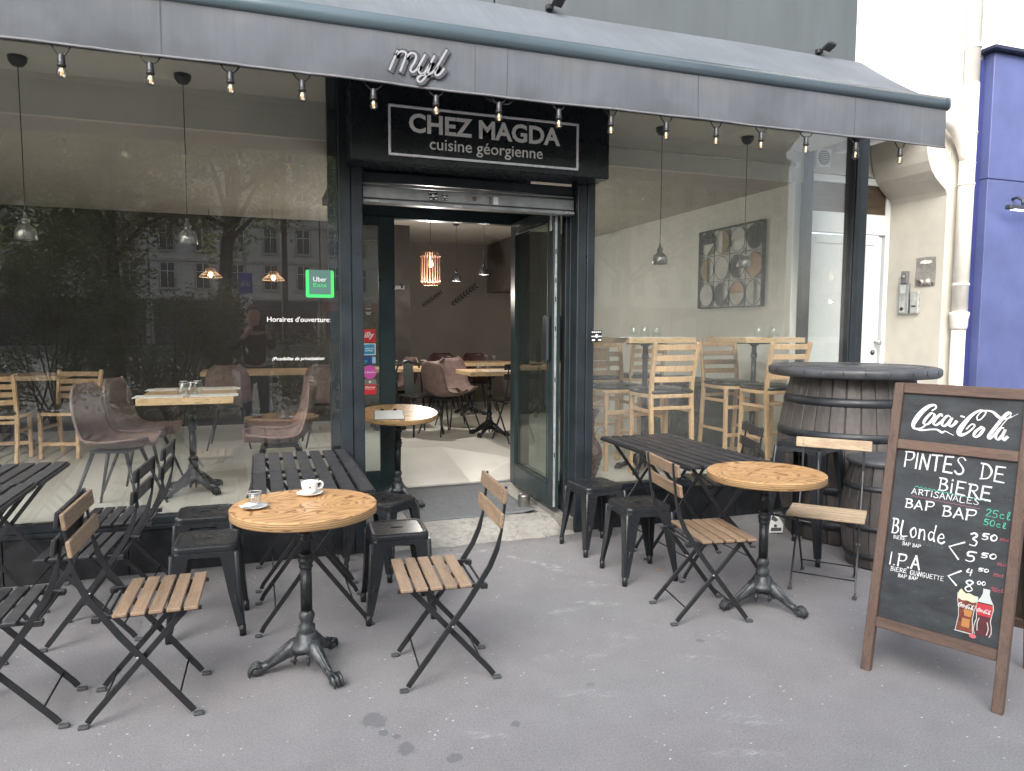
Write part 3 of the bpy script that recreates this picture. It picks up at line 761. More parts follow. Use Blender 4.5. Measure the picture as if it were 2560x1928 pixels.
splat(5.03, 2.145, 0.062, 0.018, M['wallwhite'], 'filler'); splat(5.0, 1.975, 0.022, 0.018, M['wallwhite'], 'filler'); splat(5.07, 1.97, 0.022, 0.014, M['wallwhite'], 'filler')
splat(5.10, 1.955, 0.03, 0.025, mat('old_glue', (0.12, 0.11, 0.10), 0.8), 'glue'); splat(4.955, 1.94, 0.012, 0.017, MATS['old_glue'], 'glue'); splat(5.03, 1.935, 0.05, 0.009, MATS['old_glue'], 'glue')

# drainpipe
dp = thing('drainpipe', 'cream rain pipe with elbow branch between white wall and blue shopfront', 'drainpipe')
j = MB(); j.tube([(5.905, 4.755, -0.01), (5.905, 4.755, 1.60)], 0.057, M['pipe'], 20); j.tube([(5.905, 4.755, 1.60), (5.905, 4.755, 3.66)], 0.063, M['pipe'], 20); j.tube([(5.905, 4.755, 3.66), (5.905, 4.755, 8)], 0.058, M['pipe'], 20); part('pipe', j, 0, dp)
j = MB(); j.tube([(5.35, 4.755, 3.34), (5.60, 4.755, 3.325), (5.70, 4.755, 3.30), (5.78, 4.755, 3.235), (5.84, 4.755, 3.14), (5.88, 4.755, 3.06), (5.905, 4.755, 2.98)], 0.056, M['pipe'], 18); part('elbow', j, 0, dp)
for z, r0, h in ((3.97, 0.067, 0.03), (3.24, 0.069, 0.02), (2.98, 0.067, 0.015), (2.80, 0.070, 0.022), (1.925, 0.069, 0.022)):
    j = MB(); j.tube([(5.905, 4.755, z - h / 2), (5.905, 4.755, z + h / 2)], r0, M['pipe'], 20); j.box((5.905 + r0 + 0.01, 4.755, z), (0.03, 0.02, h), M['pipe']); part('pipe_clip', j, 0.002, dp)
j = MB(); j.lathe([(0.059, 0), (0.070, 0.03), (0.072, 0.10), (0.080, 0.135), (0.080, 0.16), (0.060, 0.165)], M['pipe'], 22, (5.905, 4.755, 1.52)); part('pipe_socket', j, 0, dp)

# blue neighbour
bs = thing('blue_shopfront', 'royal blue painted shopfront with flat black top to the right of the drainpipe', 'shopfront')
j = MB(); j.bx(6.125, 9.5, 4.725, 5.3, 0.0, 2.86, M['blue']); part('panel', j, 0.004, bs)
j = MB(); j.bx(6.125, 9.5, 4.722, 5.3, 2.865, 3.95, M['blue']); part('panel', j, 0.004, bs)
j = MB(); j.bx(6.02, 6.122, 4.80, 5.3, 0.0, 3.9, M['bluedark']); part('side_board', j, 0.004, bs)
j = MB(); j.bx(6.05, 9.5, 4.66, 5.3, 3.955, 3.985, mat('navy_flashing', (0.02, 0.026, 0.06), .5)); part('top_flashing', j, 0.004, bs)
j = MB(); j.bx(6.14, 9.5, 4.9, 5.3, 4.02, 8.0, M['wallcream']); part('upper_wall', j, 0, bs)
pl = thing('picture_light', 'slim grey sign lamp fixed on the blue shopfront', 'lamp')
j = MB(); j.bx(6.24, 7.0, 4.585, 4.645, 2.585, 2.625, mat('dark_grey_lamp', (0.07, 0.075, 0.09), 0.4, 0.4)); part('lamp_bar', j, 0.008, pl)
j = MB(); j.tube([(6.44, 4.62, 2.62), (6.44, 4.63, 2.68), (6.44, 4.68, 2.71), (6.44, 4.725, 2.70)], 0.013, MATS['dark_grey_lamp'], 10); part('bracket', j, 0, pl)
j = MB(); j.bx(6.30, 6.98, 4.592, 4.636, 2.581, 2.586, emis('cool_lamp_strip', (0.65, 0.75, 1.0), 3.0)); part('light_strip', j, 0, pl)

# ------------------------------------------------------------------ shop sign box
sg = thing('shop_sign', 'black sign box over the door with white framed restaurant name', 'sign')
j = MB(); j.bx(0.55, 2.30, 4.54, 4.80, 2.548, 3.24, M['signbox']); part('sign_box', j, 0.006, sg)
j = MB()
fx0, fx1, fz0, fz1 = 0.778, 2.06, 2.586, 2.893
for a in ((fx0, fx1, fz0, fz0 + .014), (fx0, fx1, fz1 - .014, fz1), (fx0, fx0 + .014, fz0 + .014, fz1 - .014), (fx1 - .014, fx1, fz0 + .014, fz1 - .014)):
    j.bx(a[0], a[1], 4.522, 4.539, a[2], a[3], M['silver'])
part('sign_frame', j, 0.002, sg)
j = MB(); j.bx(fx0 + .0145, fx1 - .0145, 4.534, 4.5395, fz0 + .0145, fz1 - .0145, M['signbox']); part('sign_face', j, 0, sg)
fS = lambda u, v, d: (1.417 + u, 4.5335 - d, 2.735 + v)
j = MB(); j.text('CHEZ MAGDA', M['letters_w'], fS, width=1.02, height=0.118, bold=0.028, t=0.003)
part('lettering', j, 0, sg)
fS2 = lambda u, v, d: (1.42 + u, 4.5335 - d, 2.618 + v)
j = MB(); j.text('cuisine géorgienne', M['letters_w'], fS2, width=0.765, t=0.003, bold=0.004); part('lettering', j, 0, sg)

# roller shutter, rolled up
rs = thing('roller_shutter', 'rolled up dented aluminium door shutter with stickers on its bottom bar', 'shutter')
j = MB(); j.bx(0.66, 2.185, 4.86, 4.915, 2.375, 2.455, M['alu']); part('bottom_bar', j, 0.006, rs)
j = MB(); j.bx(0.66, 2.185, 4.85, 4.925, 2.342, 2.37, M['alu']); part('foot_rail', j, 0.004, rs)
j = MB(); j.bx(0.66, 2.185, 4.868, 4.91, 2.46, 2.478, M['alu']); part('slat', j, 0.004, rs)
j = MB(); j.bx(0.66, 2.185, 4.872, 4.92, 2.484, 2.547, M['dark']); part('slat', j, 0.004, rs)
for x in (0.70, 2.11): 
    j = MB(); j.bx(x, x + 0.065, 4.842, 4.85, 2.348, 2.362, M['galv']); part('latch_bolt', j, 0.002, rs)
j = MB(); j.tube([(1.425, 4.86, 2.413), (1.425, 4.852, 2.413)], 0.014, mat('brass_lock', (0.22, 0.15, 0.08), 0.4, 0.6), 18); part('lock', j, 0, rs)
for x in (1.35, 1.497):
    for z in (2.398, 2.43):
        j = MB(); j.tube([(x, 4.8602, z), (x, 4.855, z)], 0.007, M['galv'], 12); part('rivet', j, 0, rs)
j = MB(); j.box((1.305, 4.846, 2.352), (0.05, 0.012, 0.018), M['galv']); j.tube([(1.305, 4.845, 2.352), (1.305, 4.835, 2.352)], 0.007, M['galv'], 10); part('pull_handle', j, 0.002, rs)
def sticker_skull(x, y, z, s, rot, par, name='sticker'):
    """black and white square print: rows of block letters, pale cross with a small skull disc"""
    c_, s_ = math.cos(rot), math.sin(rot)
    f = lambda u, v, d: (x + (u * c_ - v * s_) * s, y - d, z + (u * s_ + v * c_) * s)
    q = MB(); q.prism([(-.5, -.5), (.5, -.5), (.5, .5), (-.5, .5)], 0.001, M['black'], f)
    for r0, nn in ((0.30, 5),):
        for k in range(nn): q.prism([(-.44 + k * .18, r0), (-.32 + k * .18, r0), (-.32 + k * .18, r0 + .12), (-.44 + k * .18, r0 + .12)], 0.001, M['white'], lambda u, v, d: f(u, v, d + 0.001))
    q.prism([(-.5, -.06), (.5, -.06), (.5, .03), (-.5, .03)], 0.001, M['white'], lambda u, v, d: f(u, v, d + 0.001))
    q.prism([(0.14 * math.cos(a * .5236), .02 + .17 * math.sin(a * .5236)) for a in range(12)], 0.001, M['white'], lambda u, v, d: f(u, v, d + 0.0021))
    for k in (-1, 1): q.prism([(k * .29 - .15, -.4), (k * .29 + .15, -.4), (k * .29 + .15, -.26), (k * .29 - .15, -.26)], 0.001, M['letters_w'], lambda u, v, d: f(u, v, d + 0.001))
    return q.build(name, par)
sticker_skull(1.135, 4.859, 2.415, 0.062, 0.12, rs)
sticker_skull(1.215, 4.859, 2.412, 0.045, 0.0, rs)
j = MB(); j.bx(1.565, 1.60, 4.857, 4.8595, 2.383, 2.435, M['paper']); part('sticker', j, 0, rs)
j = MB(); j.text('EIDER', M['black'], lambda u, v, d: (1.55 - v, 4.859 - d, 2.41 + u), width=0.05, height=0.018, bold=0.02, t=.001); part('sticker', j, 0, rs)
st = sticker_skull(2.345, 4.797, 1.465, 0.085, 0.02, None, 'skull_sticker')
tag(st, 'square black and white skull sticker on the edge of the right pilaster', 'sticker')

# ------------------------------------------------------------------ door leaves
dl = thing('open_door', 'open dark green glazed door leaf swung out on the right of the entrance', 'door', (2.075, 5.90, 0), 0)
# built with the leaf running towards the street, hinge at the origin
L0, L1 = -0.95, 0.0
dl.rotation_euler = (0, 0, R(-1.0))
j = MB()
j.bx(0, .045, L0, L0 + .085, .16, 2.42, M['green']); j.bx(0, .045, L1 - .075, L1, .16, 2.42, M['green'])
j.bx(0, .045, L0 + .085, L1 - .075, 2.32, 2.42, M['green']); j.bx(0, .045, L0 + .085, L1 - .075, .16, .335, M['green'])
part('door_leaf_frame', j, 0.004, dl)
j = MB(); j.bx(.018, .024, L0 + .087, L1 - .077, .337, 2.318, M['doorglass']); part('door_pane', j, 0, dl)
j = MB()
for x0, x1 in ((-.008, 0), ):
    j.bx(x0, x1, L0 + .09, L0 + .1, .34, 2.315, M['green']); j.bx(x0, x1, L1 - .09, L1 - .08, .34, 2.315, M['green']); j.bx(x0, x1, L0 + .1, L1 - .09, .34, .35, M['green']); j.bx(x0, x1, L0 + .1, L1 - .09, 2.305, 2.315, M['green'])
part('glazing_bead', j, 0.001, dl)
j = MB(); j.bx(.012, .030, L0 - .002, L0 + .001, .17, 2.40, M['galv']); j.bx(.046, .058, L0 + .005, L0 + .02, .16, 2.42, M['green']); ls = part('lock_strip', j, 0, dl)
j = MB()
for z in (2.07, 1.86, 1.72, 1.50, 1.12, 0.55): j.bx(.017, .025, L0 - .0045, L0 - .002, z, z + .035, M['black'])
j.build('lock_slot', ls)
j = MB(); j.bx(-.035, -.002, L0 + .03, L0 + .13, 1.27, 1.62, M['dark']); j.bx(.047, .085, L0 + .03, L0 + .12, 1.27, 1.62, M['dark']); part('pull_plate', j, 0.012, dl)
j = MB(); j.bx(-.012, -.001, L0 + .02, L0 + .05, 2.24, 2.40, M['galv']); part('top_bolt', j, 0.002, dl)
ds = thing('door_stop', 'ribbed grey cylindrical door stop on the ramp under the open door leaf', 'door stop', (1.98, 5.33, 0.084))
j = MB(); j.lathe([(0.045, 0)] + [(0.052 if k % 2 else 0.046, 0.012 + k * 0.0115) for k in range(9)] + [(0.03, 0.118)], M['zinc'], 20); part('stop_body', j, 0, ds)

fd = thing('fixed_door_leaf', 'narrow closed green door leaf with stickers on its glass behind the round table', 'door', (0, 0, 0))
j = MB(); j.bx(.925, 1.055, 5.90, 5.945, .16, 2.42, M['green']); j.bx(.645, .69, 5.90, 5.945, .16, 2.42, M['green']); j.bx(.69, .925, 5.90, 5.945, 2.34, 2.42, M['green']); j.bx(.69, .925, 5.90, 5.945, .16, .335, M['green']); part('door_leaf_frame', j, 0.004, fd)
j = MB(); j.bx(.692, .923, 5.918, 5.924, .337, 2.338, M['doorglass']); part('door_pane', j, 0, fd)
fD = lambda cx, cz: (lambda u, v, d: (cx + u, 5.916 - d, cz + v))
def sq(cx, cz, w, h, m, name='sticker', r=0.004):
    q = MB(); q.prism([(p[0], p[1]) for p in rsq(w / 2, r, 3, h / 2)], 0.001, m, fD(cx, cz)); return q
def up(f, k=0.0011): return lambda u, v, d: f(u, v, d + k)
q = sq(.845, 1.455, .104, .107, flat('print_red', (0.62, 0.02, 0.03))); q.text('illy', M['white'], up(fD(.845, 1.425)), width=.08, shear=.25, bold=.02, t=.001); part('sticker', q, 0, fd)
q = sq(.843, 1.345, .104, .095, M['white']); q.prism([(p[0], p[1]) for p in rsq(.045, .003, 2, .041)], .001, flat('print_sky', (0.03, 0.28, 0.50)), up(fD(.843, 1.345))); q.text('AMERICAN', M['white'], up(fD(.843, 1.347), .0022), width=.07, bold=.02, t=.001); q.text('EXPRESS', M['white'], up(fD(.843, 1.328), .0022), width=.062, bold=.02, t=.001); part('sticker', q, 0, fd)
q = sq(.843, 1.257, .104, .066, flat('print_navy', (0.02, 0.07, 0.25))); q.prism([(p[0], p[1]) for p in rsq(.014, .003, 2, .026)], .001, flat('print_pale_blue', (0.35, 0.55, 0.75)), up(fD(.880, 1.257))); q.ribbon([(-.02, 0), (-.03, .012), (-.02, .018), (-.012, .01), (-.004, .018), (.004, .012), (-.012, -.006), (-.02, 0)], .003, flat('print_cyan', (0.1, 0.55, 0.7)), up(fD(.820, 1.235))); part('sticker', q, 0, fd)
q = MB(); q.prism([(.056 * math.cos(k * math.pi / 16), .056 * math.sin(k * math.pi / 16)) for k in range(32)], .001, flat('print_pink', (0.62, 0.08, 0.42)), fD(.845, 1.158)); q.text('le Bonbon', M['white'], up(fD(.845, 1.15)), width=.092, shear=.3, bold=.012, t=.001); part('sticker', q, 0, fd)
q = sq(.845, 1.037, .104, .125, flat('print_grey', (0.2, 0.18, 0.17))); q.prism([(-.052, -.062), (.052, -.062), (.052, .02), (-.052, .02)], .001, flat('print_red', (0.62, 0.02, 0.03)), up(fD(.845, 1.037)))
q.text('Alarme', M['white'], up(fD(.845, 1.025), .0022), width=.082, bold=.02, t=.001); q.ribbon([(-.035, -.012), (.035, -.012)], .002, M['white'], up(fD(.845, 1.03), .0022), smooth_n=1); q.prism([((.016 if k % 2 == 0 else .007) * math.sin(k * math.pi / 5), (.016 if k % 2 == 0 else .007) * math.cos(k * math.pi / 5)) for k in range(10)], .001, M['letters_w'], up(fD(.845, 1.078))); part('sticker', q, 0, fd)
q = sq(.84, 1.72, .045, .045, M['grout'], r=.001); q.ribbon([(-.02, -.045), (.02, -.045)], .003, M['letters_w'], fD(.84, 1.72), smooth_n=1); q.ribbon([(-.022, -.075), (.022, -.075)], .003, M['letters_w'], fD(.84, 1.72), smooth_n=1)
q.text('VISA', M['letters_w'], fD(.84, 1.625), width=.035, t=.001); part('sticker', q, 0, fd)

# window lettering (on the outer face of the left pane)
fW = lambda cx, cz: (lambda u, v, d: (cx + u, 4.8515 - d, cz + v))
ub = thing('delivery_sticker', 'green framed delivery service sticker on the left window by the door post', 'sticker')
q = MB(); q.prism(rsq(.089, .012, 4), .001, flat('print_green', (0.05, 0.62, 0.15)), fW(.379, 1.803)); part('frame_print', q, 0, ub)
q = MB(); q.prism(rsq(.068, .002, 2, .078), .001, flat('print_teal_grey', (0.07, 0.16, 0.145)), up(fW(.379, 1.814))); part('label_panel', q, 0, ub)
q = MB(); q.text('Uber', M['white'], up(fW(.379, 1.818), .0022), width=.083, height=.030, t=.001); part('lettering', q, 0, ub)
q = MB(); q.text('Eats', flat('print_green', (0.05, 0.62, 0.15)), up(fW(.379, 1.783), .0022), width=.083, height=.024, t=.001); part('lettering', q, 0, ub)
wt = thing('window_lettering', 'white opening hours lettering on the left window under the green sticker', 'lettering')
q = MB(); q.text("Horaires d'ouverture:", M['white'], fW(.246, 1.556), width=.394, bold=.004, t=.001); part('lettering', q, 0, wt)
q = MB(); q.text("(Possibilite de privatisation", M['white'], fW(.237, 1.302), width=.323, bold=.010, shear=.3, t=.001); part('lettering', q, 0, wt)

# ------------------------------------------------------------------ awning
aw = thing('awning', 'long grey fabric awning with a hanging valance over the terrace', 'awning')
XL, XR = -5.0, 4.717
b = MB(); nxx = 120
top = []; 
for jx in range(nxx + 1):
    x = XL + (XR - XL) * jx / nxx
    for k in range(9):
        q = k / 8; y = 4.80 + (4.02 - 4.80) * q; z = 3.712 + (3.165 - 3.712) * q - 0.018 * math.sin(math.pi * q) + 0.004 * math.sin(x * 2.1 + q * 3)
        top.append((x, y, z))
fs = [(i * 9 + k, i * 9 + k + 1, (i + 1) * 9 + k + 1, (i + 1) * 9 + k) for i in range(nxx) for k in range(8)]
n0 = len(top); low = [(x, y + 0.003, z - 0.005) for x, y, z in top]
b.add(top + low, fs + [tuple(n0 + i for i in f) for f in fs], M['canvas'], True); part('canvas', b, 0, aw)
# front bar: rounded aluminium extrusion
b = MB(); secn = [(-.046, .02), (-.044, .045), (-.03, .066), (-.008, .074), (.015, .066), (.03, .045), (.03, -.01), (.012, -.022), (-.02, -.022), (-.04, -.01)]
secn = [(3.995 + y, 3.118 + z) for y, z in secn]
b.rings([[Vector((x, y, z)) for y, z in secn] for x in (XL, 4.705)], M['roller'], True); part('front_bar', b, 0, aw)
b = MB(); b.rings([[Vector((x, 3.995 + (y - 3.995) * 1.05, 3.118 + (z - 3.118) * 1.04)) for y, z in secn] for x in (4.705, 4.722)], M['roller'], False); part('bar_end_cap', b, 0.003, aw)
# valance with soft creases
b = MB(); NX = 420; NZ = 10; vs = []; rv = random.Random(5); ph = [rv.uniform(0, 6) for _ in range(8)]
for i in range(NX + 1):
    x = XL + (4.70 - XL) * i / NX
    for k in range(NZ + 1):
        q = k / NZ
        w = q * (0.008 * math.sin(x * 3.1 + ph[0]) + 0.005 * math.sin(x * 8.7 + ph[1] + q * 2) + 0.0026 * math.sin(x * 23 + ph[2] - q * 3)) + 0.0015 * math.sin(x * 41 + ph[3]) * math.sin(q * 5)
        vs.append((x, 3.972 + w, 3.104 - q * (3.104 - 2.838) - 0.004 * math.sin(x * 1.3) * q))
W = NZ + 1
fs = [(i * W + k, i * W + k + 1, (i + 1) * W + k + 1, (i + 1) * W + k) for i in range(NX) for k in range(NZ)]
n0 = len(vs)
b.add(vs + [(x, y + 0.003, z) for x, y, z in vs], fs + [tuple(n0 + i for i in f)[::-1] for f in fs], M['valance'], True); vl = part('valance', b, 0, aw)
b = MB(); b.tube([(XL + (4.70 - XL) * i / 140, 3.972 + vs[(i * 3) * W + NZ][1] - 3.972, vs[(i * 3) * W + NZ][2] - 0.004) for i in range(141)], 0.007, M['piping'], 6); b.build('hem_piping', vl)
for x in (-1.63, -0.42, 1.17, 1.36, 2.62, 3.87):
    i = int((x - XL) / (4.70 - XL) * NX)
    b = MB(); b.path([(x, vs[i * W + k][1] - 0.0015, vs[i * W + k][2]) for k in range(NZ + 1)], 0.0035, 0.002, mat('valance_seam', (0.08, 0.08, 0.09), 0.8), side=(1, 0, 0)); b.build('seam', vl)
# faded shop name left on the valance
MYL = [[[0.6901, 2.9004], [0.7332, 3.0008]], [[0.7259, 2.9795], [0.7449, 2.9977], [0.7638, 3.0024], [0.7802, 2.9931], [0.7705, 2.9578], [0.7476, 2.9004]], [[0.7825, 2.9775], [0.804, 2.9984], [0.8254, 2.9988], [0.8349, 2.984], [0.8251, 2.9554], [0.8058, 2.9233], [0.8033, 2.907], [0.8152, 2.9016], [0.832, 2.9127], [0.8513, 2.9425], [0.8829, 2.9991]], [[0.8489, 2.9285], [0.8463, 2.9121], [0.8559, 2.8995], [0.8751, 2.9006], [0.8946, 2.927], [0.9141, 2.9593], [0.9349, 2.9999]], [[0.9141, 2.957], [0.8969, 2.9043], [0.8822, 2.8795], [0.8604, 2.8563], [0.8436, 2.8567], [0.8425, 2.8727], [0.8606, 2.8885], [0.8847, 2.896], [0.9114, 2.9037], [0.9407, 2.9302], [0.9652, 2.9725], [1.0034, 3.0385]], [[0.9529, 2.9409], [0.9406, 2.921], [0.9405, 2.9025], [0.9527, 2.9004], [0.9699, 2.9128], [0.9884, 2.9382]]]
fV = lambda u, v, d: (u, 3.962 - d, v)
b = MB()
for s_ in MYL: b.ribbon([(p[0] + 0.006, p[1] - 0.001) for p in s_], 0.034, mat('dark_letter_halo', (0.058, 0.064, 0.072), 0.85, var=0.2, scale=60), fV, t=.0008, d0=0.0)  # wide dark strokes, slightly offset, laid under the letters
b.build('letter_halo', vl)
b = MB()
for s_ in MYL: b.ribbon(s_, 0.011, flat('faded_letters', (0.30, 0.30, 0.32), 0.8), fV, t=.001, d0=.001)
b.build('lettering', vl)
# folding arms and wall brackets
for x in (0.35, 3.4):
    b = MB(); b.bar((x, 4.78, 3.55), (x + 0.75, 4.40, 3.32), 0.035, 0.05, M['darkflat'], (0, 0, 1)); b.bar((x + 0.75, 4.40, 3.32), (x + 0.2, 4.05, 3.12), 0.03, 0.045, M['darkflat'], (0, 0, 1)); part('folding_arm', b, 0.003, aw)
for n_, x in enumerate((1.02, 1.945, 4.27)):
    t_ = thing('wall_spotlight', ('black wall spotlight above the awning at the top edge of the photo', 'black wall spotlight above the awning over the shop sign', 'black wall spotlight above the right end of the awning')[n_], 'spotlight', (x, 4.80, 3.735), 0, 'spotlights above the awning')
    b = MB(); b.box((0, -.02, 0), (.05, .04, .035), M['black']); b.build('mount', t_, bevel=.004)
    b = MB(); b.box((.04, -.085, .02), (.075, .085, .028), M['black'], Matrix.Rotation(R(-18), 3, 'X') @ Matrix.Rotation(R(12), 3, 'Y')); b.build('lamp_head', t_, bevel=.006)

# string of bulbs
sl_ = thing('string_light', 'string of small clear bulbs in black sockets hanging behind the awning valance', 'string light')
BX = [-1.95, -1.58, -1.21, -0.841, -0.468, -0.108, 0.237, 0.601, 0.941, 1.304, 1.67, 2.008, 2.385, 2.746, 3.088, 3.447, 3.866, 4.262]
pts = []; rb = random.Random(2)
BZ = [2.798 + rb.uniform(-.006, .006) for _ in BX]
BX = [x * 1.0101 for x in BX]
for i, x in enumerate(BX):
    w = 0.055 + rb.uniform(-.008, .01)
    pts += [(x - w - .05, 4.0, 2.93), (x - w, 3.995, 2.85), (x - w * .6, 3.992, 2.814), (x - .012, 3.99, BZ[i] - .004), (x + .012, 3.99, BZ[i] - .004), (x + w * .6, 3.992, 2.814), (x + w, 3.995, 2.85), (x + w + .05, 4.0, 2.93)]
b = MB(); b.tube(pts, 0.0038, M['black'], 6); b.tube([(1.21, 4.0, 2.86), (1.25, 4.0, 2.82), (1.31, 4.0, 2.795), (1.38, 4.0, 2.80), (1.41, 4.0, 2.83), (1.37, 4.0, 2.85)], .004, M['black'], 6); part('cable', b, 0, sl_)
so_ = bu_ = None
for i, x in enumerate(BX):
    p = (x, 3.99, BZ[i])
    if so_ is None:
        b = MB(); b.lathe([(.011, .004), (.0145, .0), (.016, -.02), (.0175, -.045), (.020, -.047), (.020, -.053), (.0165, -.055)], M['black'], 14); so_ = b.build('socket', sl_, loc=p)
        b = MB(); b.lathe([(.010, -.052), (.0165, -.062), (.022, -.075), (.0235, -.086), (.021, -.098), (.014, -.106), (.004, -.1095)], M['bulbglass'], 16); bu_ = b.build('bulb', sl_, loc=p)
        b = MB()
        for dx in (-.005, 0, .005): b.tube([(dx * .6, 0, -.060), (dx, 0, -.07), (dx, 0, -.096)], .0008, M['filament'], 5)
        fi_ = b.build('filament', bu_)
    else:
        inst(so_, sl_, p); c = inst(bu_, sl_, p); inst(fi_, c)

# ================================================================== TERRACE FURNITURE
def bistro_chair(label, loc, rz, slat_m, frame_m=None, pale=False, group=None, backs=2):
    """folding slatted chair, faces local +X"""
    frame_m = frame_m or M['black']
    t = thing('folding_chair', label, 'chair', loc, rz, group)
    fr = None
    for s in (-1, 1):
        y = s * 0.172
        b = MB()   # back upright running down to the front foot
        pts = [(-.235, y, .85), (-.228, y, .76), (-.215, y, .66), (-.195, y, .58), (-.165, y, .51), (-.12, y, .44), (-.06, y, .35), (.17, y, .045), (.187, y, .022)]
        ws = [.008, .008, .010, .022, .024, .024, .024, .024, .022]
        vs_ = []; P_ = [Vector(p) for p in pts]; rings = []
        for i, p in enumerate(P_):
            a = (P_[min(i + 1, 8)] - P_[max(i - 1, 0)]).normalized(); sd = Vector((0, 1, 0)); n = a.cross(sd).normalized()
            tw, th = (ws[i], .010) if i > 2 else (.013, .010)
            if i > 2: tw, th = .009, ws[i]
            rings.append([p + sd * tw / 2 + n * th / 2, p - sd * tw / 2 + n * th / 2, p - sd * tw / 2 - n * th / 2, p + sd * tw / 2 - n * th / 2])
        b.rings(rings, frame_m, False); o = b.build('back_leg', t, bevel=.0012)
        b = MB(); b.box((.203, y, .008), (.038, .025, .013), M['rubber']); b.build('foot_pad', o, bevel=.006, seg=2)
        y2 = s * 0.150
        b = MB()
        P_ = [Vector(p) for p in [(.165, y2, .425), (-.17, y2, .045), (-.187, y2, .022)]]; rings = []
        for i, p in enumerate(P_):
            a = (P_[min(i + 1, 2)] - P_[max(i - 1, 0)]).normalized(); sd = Vector((0, 1, 0)); n = a.cross(sd).normalized()
            rings.append([p + sd * .0045 + n * .0115, p - sd * .0045 + n * .0115, p - sd * .0045 - n * .0115, p + sd * .0045 - n * .0115])
        b.rings(rings, frame_m, False); o = b.build('front_leg', t, bevel=.0012)
        b = MB(); b.box((-.201, y2, .008), (.038, .025, .013), M['rubber']); b.build('foot_pad', o, bevel=.006, seg=2)
        b = MB(); b.bar((-.145, s * .163, .430), (.225, s * .163, .430), .012, .016, frame_m); b.box((-.14, s * .163, .425), (.03, .03, .022), frame_m); o = b.build('seat_rail', t, bevel=.002)
        b = MB(); xx, zz = -.004, .262; b.tube([(xx, s * .182, zz), (xx, s * .140, zz)], .005, M['alu'], 8); b.build('pivot_bolt', t)
    b = MB()
    b.tube([(.135, -.17, .085), (.135, .17, .085)], .0042, frame_m, 6); b.build('cross_rod', t)
    b = MB(); b.tube([(-.135, -.15, .085), (-.135, .15, .085)], .0042, frame_m, 6); b.build('cross_rod', t)
    b = MB(); b.tube([(-.135, -.16, .428), (-.135, .16, .428)], .005, frame_m, 6); b.tube([(-.105, -.16, .428), (-.105, .16, .428)], .005, frame_m, 6); b.build('seat_rod', t)
    rr_ = random.Random(hash(label) % 1000)
    sl0 = None
    for k in range(5):
        x = -.055 + k * .0615
        if sl0 is None:
            b = MB(); b.box((0, 0, 0), (.050, .415, .014), slat_m)
            sl0 = b.build('seat_slat', t, bevel=.003, loc=(x, 0, .445))
        else: inst(sl0, t, (x, 0, .445))
    b = MB(); b.box((0, 0, 0), (.016, .43, .062), slat_m)
    bm_ = b.mesh('back_slat', .003)
    for k in range(backs):
        o = bpy.data.objects.new('back_slat', bm_); COL.objects.link(o); o.parent = t
        o.location = (-.222 if k == 0 else -.207, 0, .815 if k == 0 else .712); o.rotation_euler = (0, R(-7), 0)
        bb = MB()
        for s in (-1, 1): bb.tube([(.0085, s * .172, .012), (.0105, s * .172, .012)], .004, M['alu'], 8); bb.tube([(.0085, s * .172, -.012), (.0105, s * .172, -.012)], .004, M['alu'], 8)
        bb.build('screw', o)
    return t
C1 = bistro_chair('wooden slatted folding chair facing the coffee cup table from its left', (-.458, 3.14, 0), R(-1), M['slatY'], group='folding chairs with wooden slats')
dup(C1, (.752, 3.03, 0), R(176), 'wooden slatted folding chair alone in front of the doorway, turned left')
dup(C1, (2.20, 3.215, 0), R(-9), 'wooden slatted folding chair between the two black stools and the empty round table')
C4 = bistro_chair('pale ribbed wood folding chair in front of the barrel, its edge towards us', (3.175, 3.345, 0), R(-138), M['slatPale'], pale=True, group='folding chairs with wooden slats', backs=1)
# its upper back slat only; the lower one hides behind the round table in the photo
BK = bistro_chair('black slatted folding chair back to back with the wooden one at the coffee table', (-.935, 3.18, 0), R(180), M['blackwood'], group='black folding chairs')
dup(BK, (-.775, 3.95, 0), R(176), 'black slatted folding chair nearer the window base, seat beside the two stools')
dup(BK, (-.735, 4.54, 0), R(178), 'black slatted folding chair right against the left window base, behind two stools')
dup(BK, (3.08, 4.28, 0), R(160), 'black slatted folding chair pushed under the right slatted table by the barrel')
dup(BK, (-1.62, 3.3, 0), R(-10), 'black slatted folding chair at the far left edge, mostly out of view')

def slat_table(label, loc, rz=0.0, grp='black folding slat tables'):
    """unit 0.57 x 0.62: seven slats along Y, legs crossing in the XZ plane at both slat ends"""
    t = thing('slat_table', label, 'table', loc, rz, grp)
    b = MB(); b.box((0, 0, 0), (.064, .612, .016), M['blackwood']); s0 = b.mesh('table_slat', .003)
    for k in range(7):
        o = bpy.data.objects.new('table_slat', s0); COL.objects.link(o); o.parent = t; o.location = ((k - 3) * .0835, 0, .715)
    for y in (-.22, .22):
        b = MB(); b.bar((-.27, y, .697), (.27, y, .697), .025, .018, M['black']); b.build('cross_rail', t, bevel=.002)
        for s in (-1, 1):
            b = MB(); yy = y + s * .012
            b.path([(s * .235, yy, .70), (-s * .245, yy, .05), (-s * .258, yy, .022)], .008, .022, M['black'], (0, 1, 0)); o = b.build('leg', t, bevel=.0012)
            b = MB(); b.box((-s * .272, yy, .008), (.036, .025, .014), M['rubber']); b.build('foot_pad', o, bevel=.006)
    for s in (-1, 1):
        b = MB(); b.tube([(s * .19, -.22, .12), (s * .19, .22, .12)], .0042, M['black'], 6); b.build('cross_rod', t)
        b = MB(); b.box((s * .29, .0, .705), (.01, .60, .02), M['black']); b.build('edge_rail', t, bevel=.002)
    return t
T0 = slat_table('black slat table between coffee table and window, nearer half of the pair', (.235, 3.845, 0))
dup(T0, (.235, 4.475, 0), 0, 'black slat table touching the left window beside the door post')
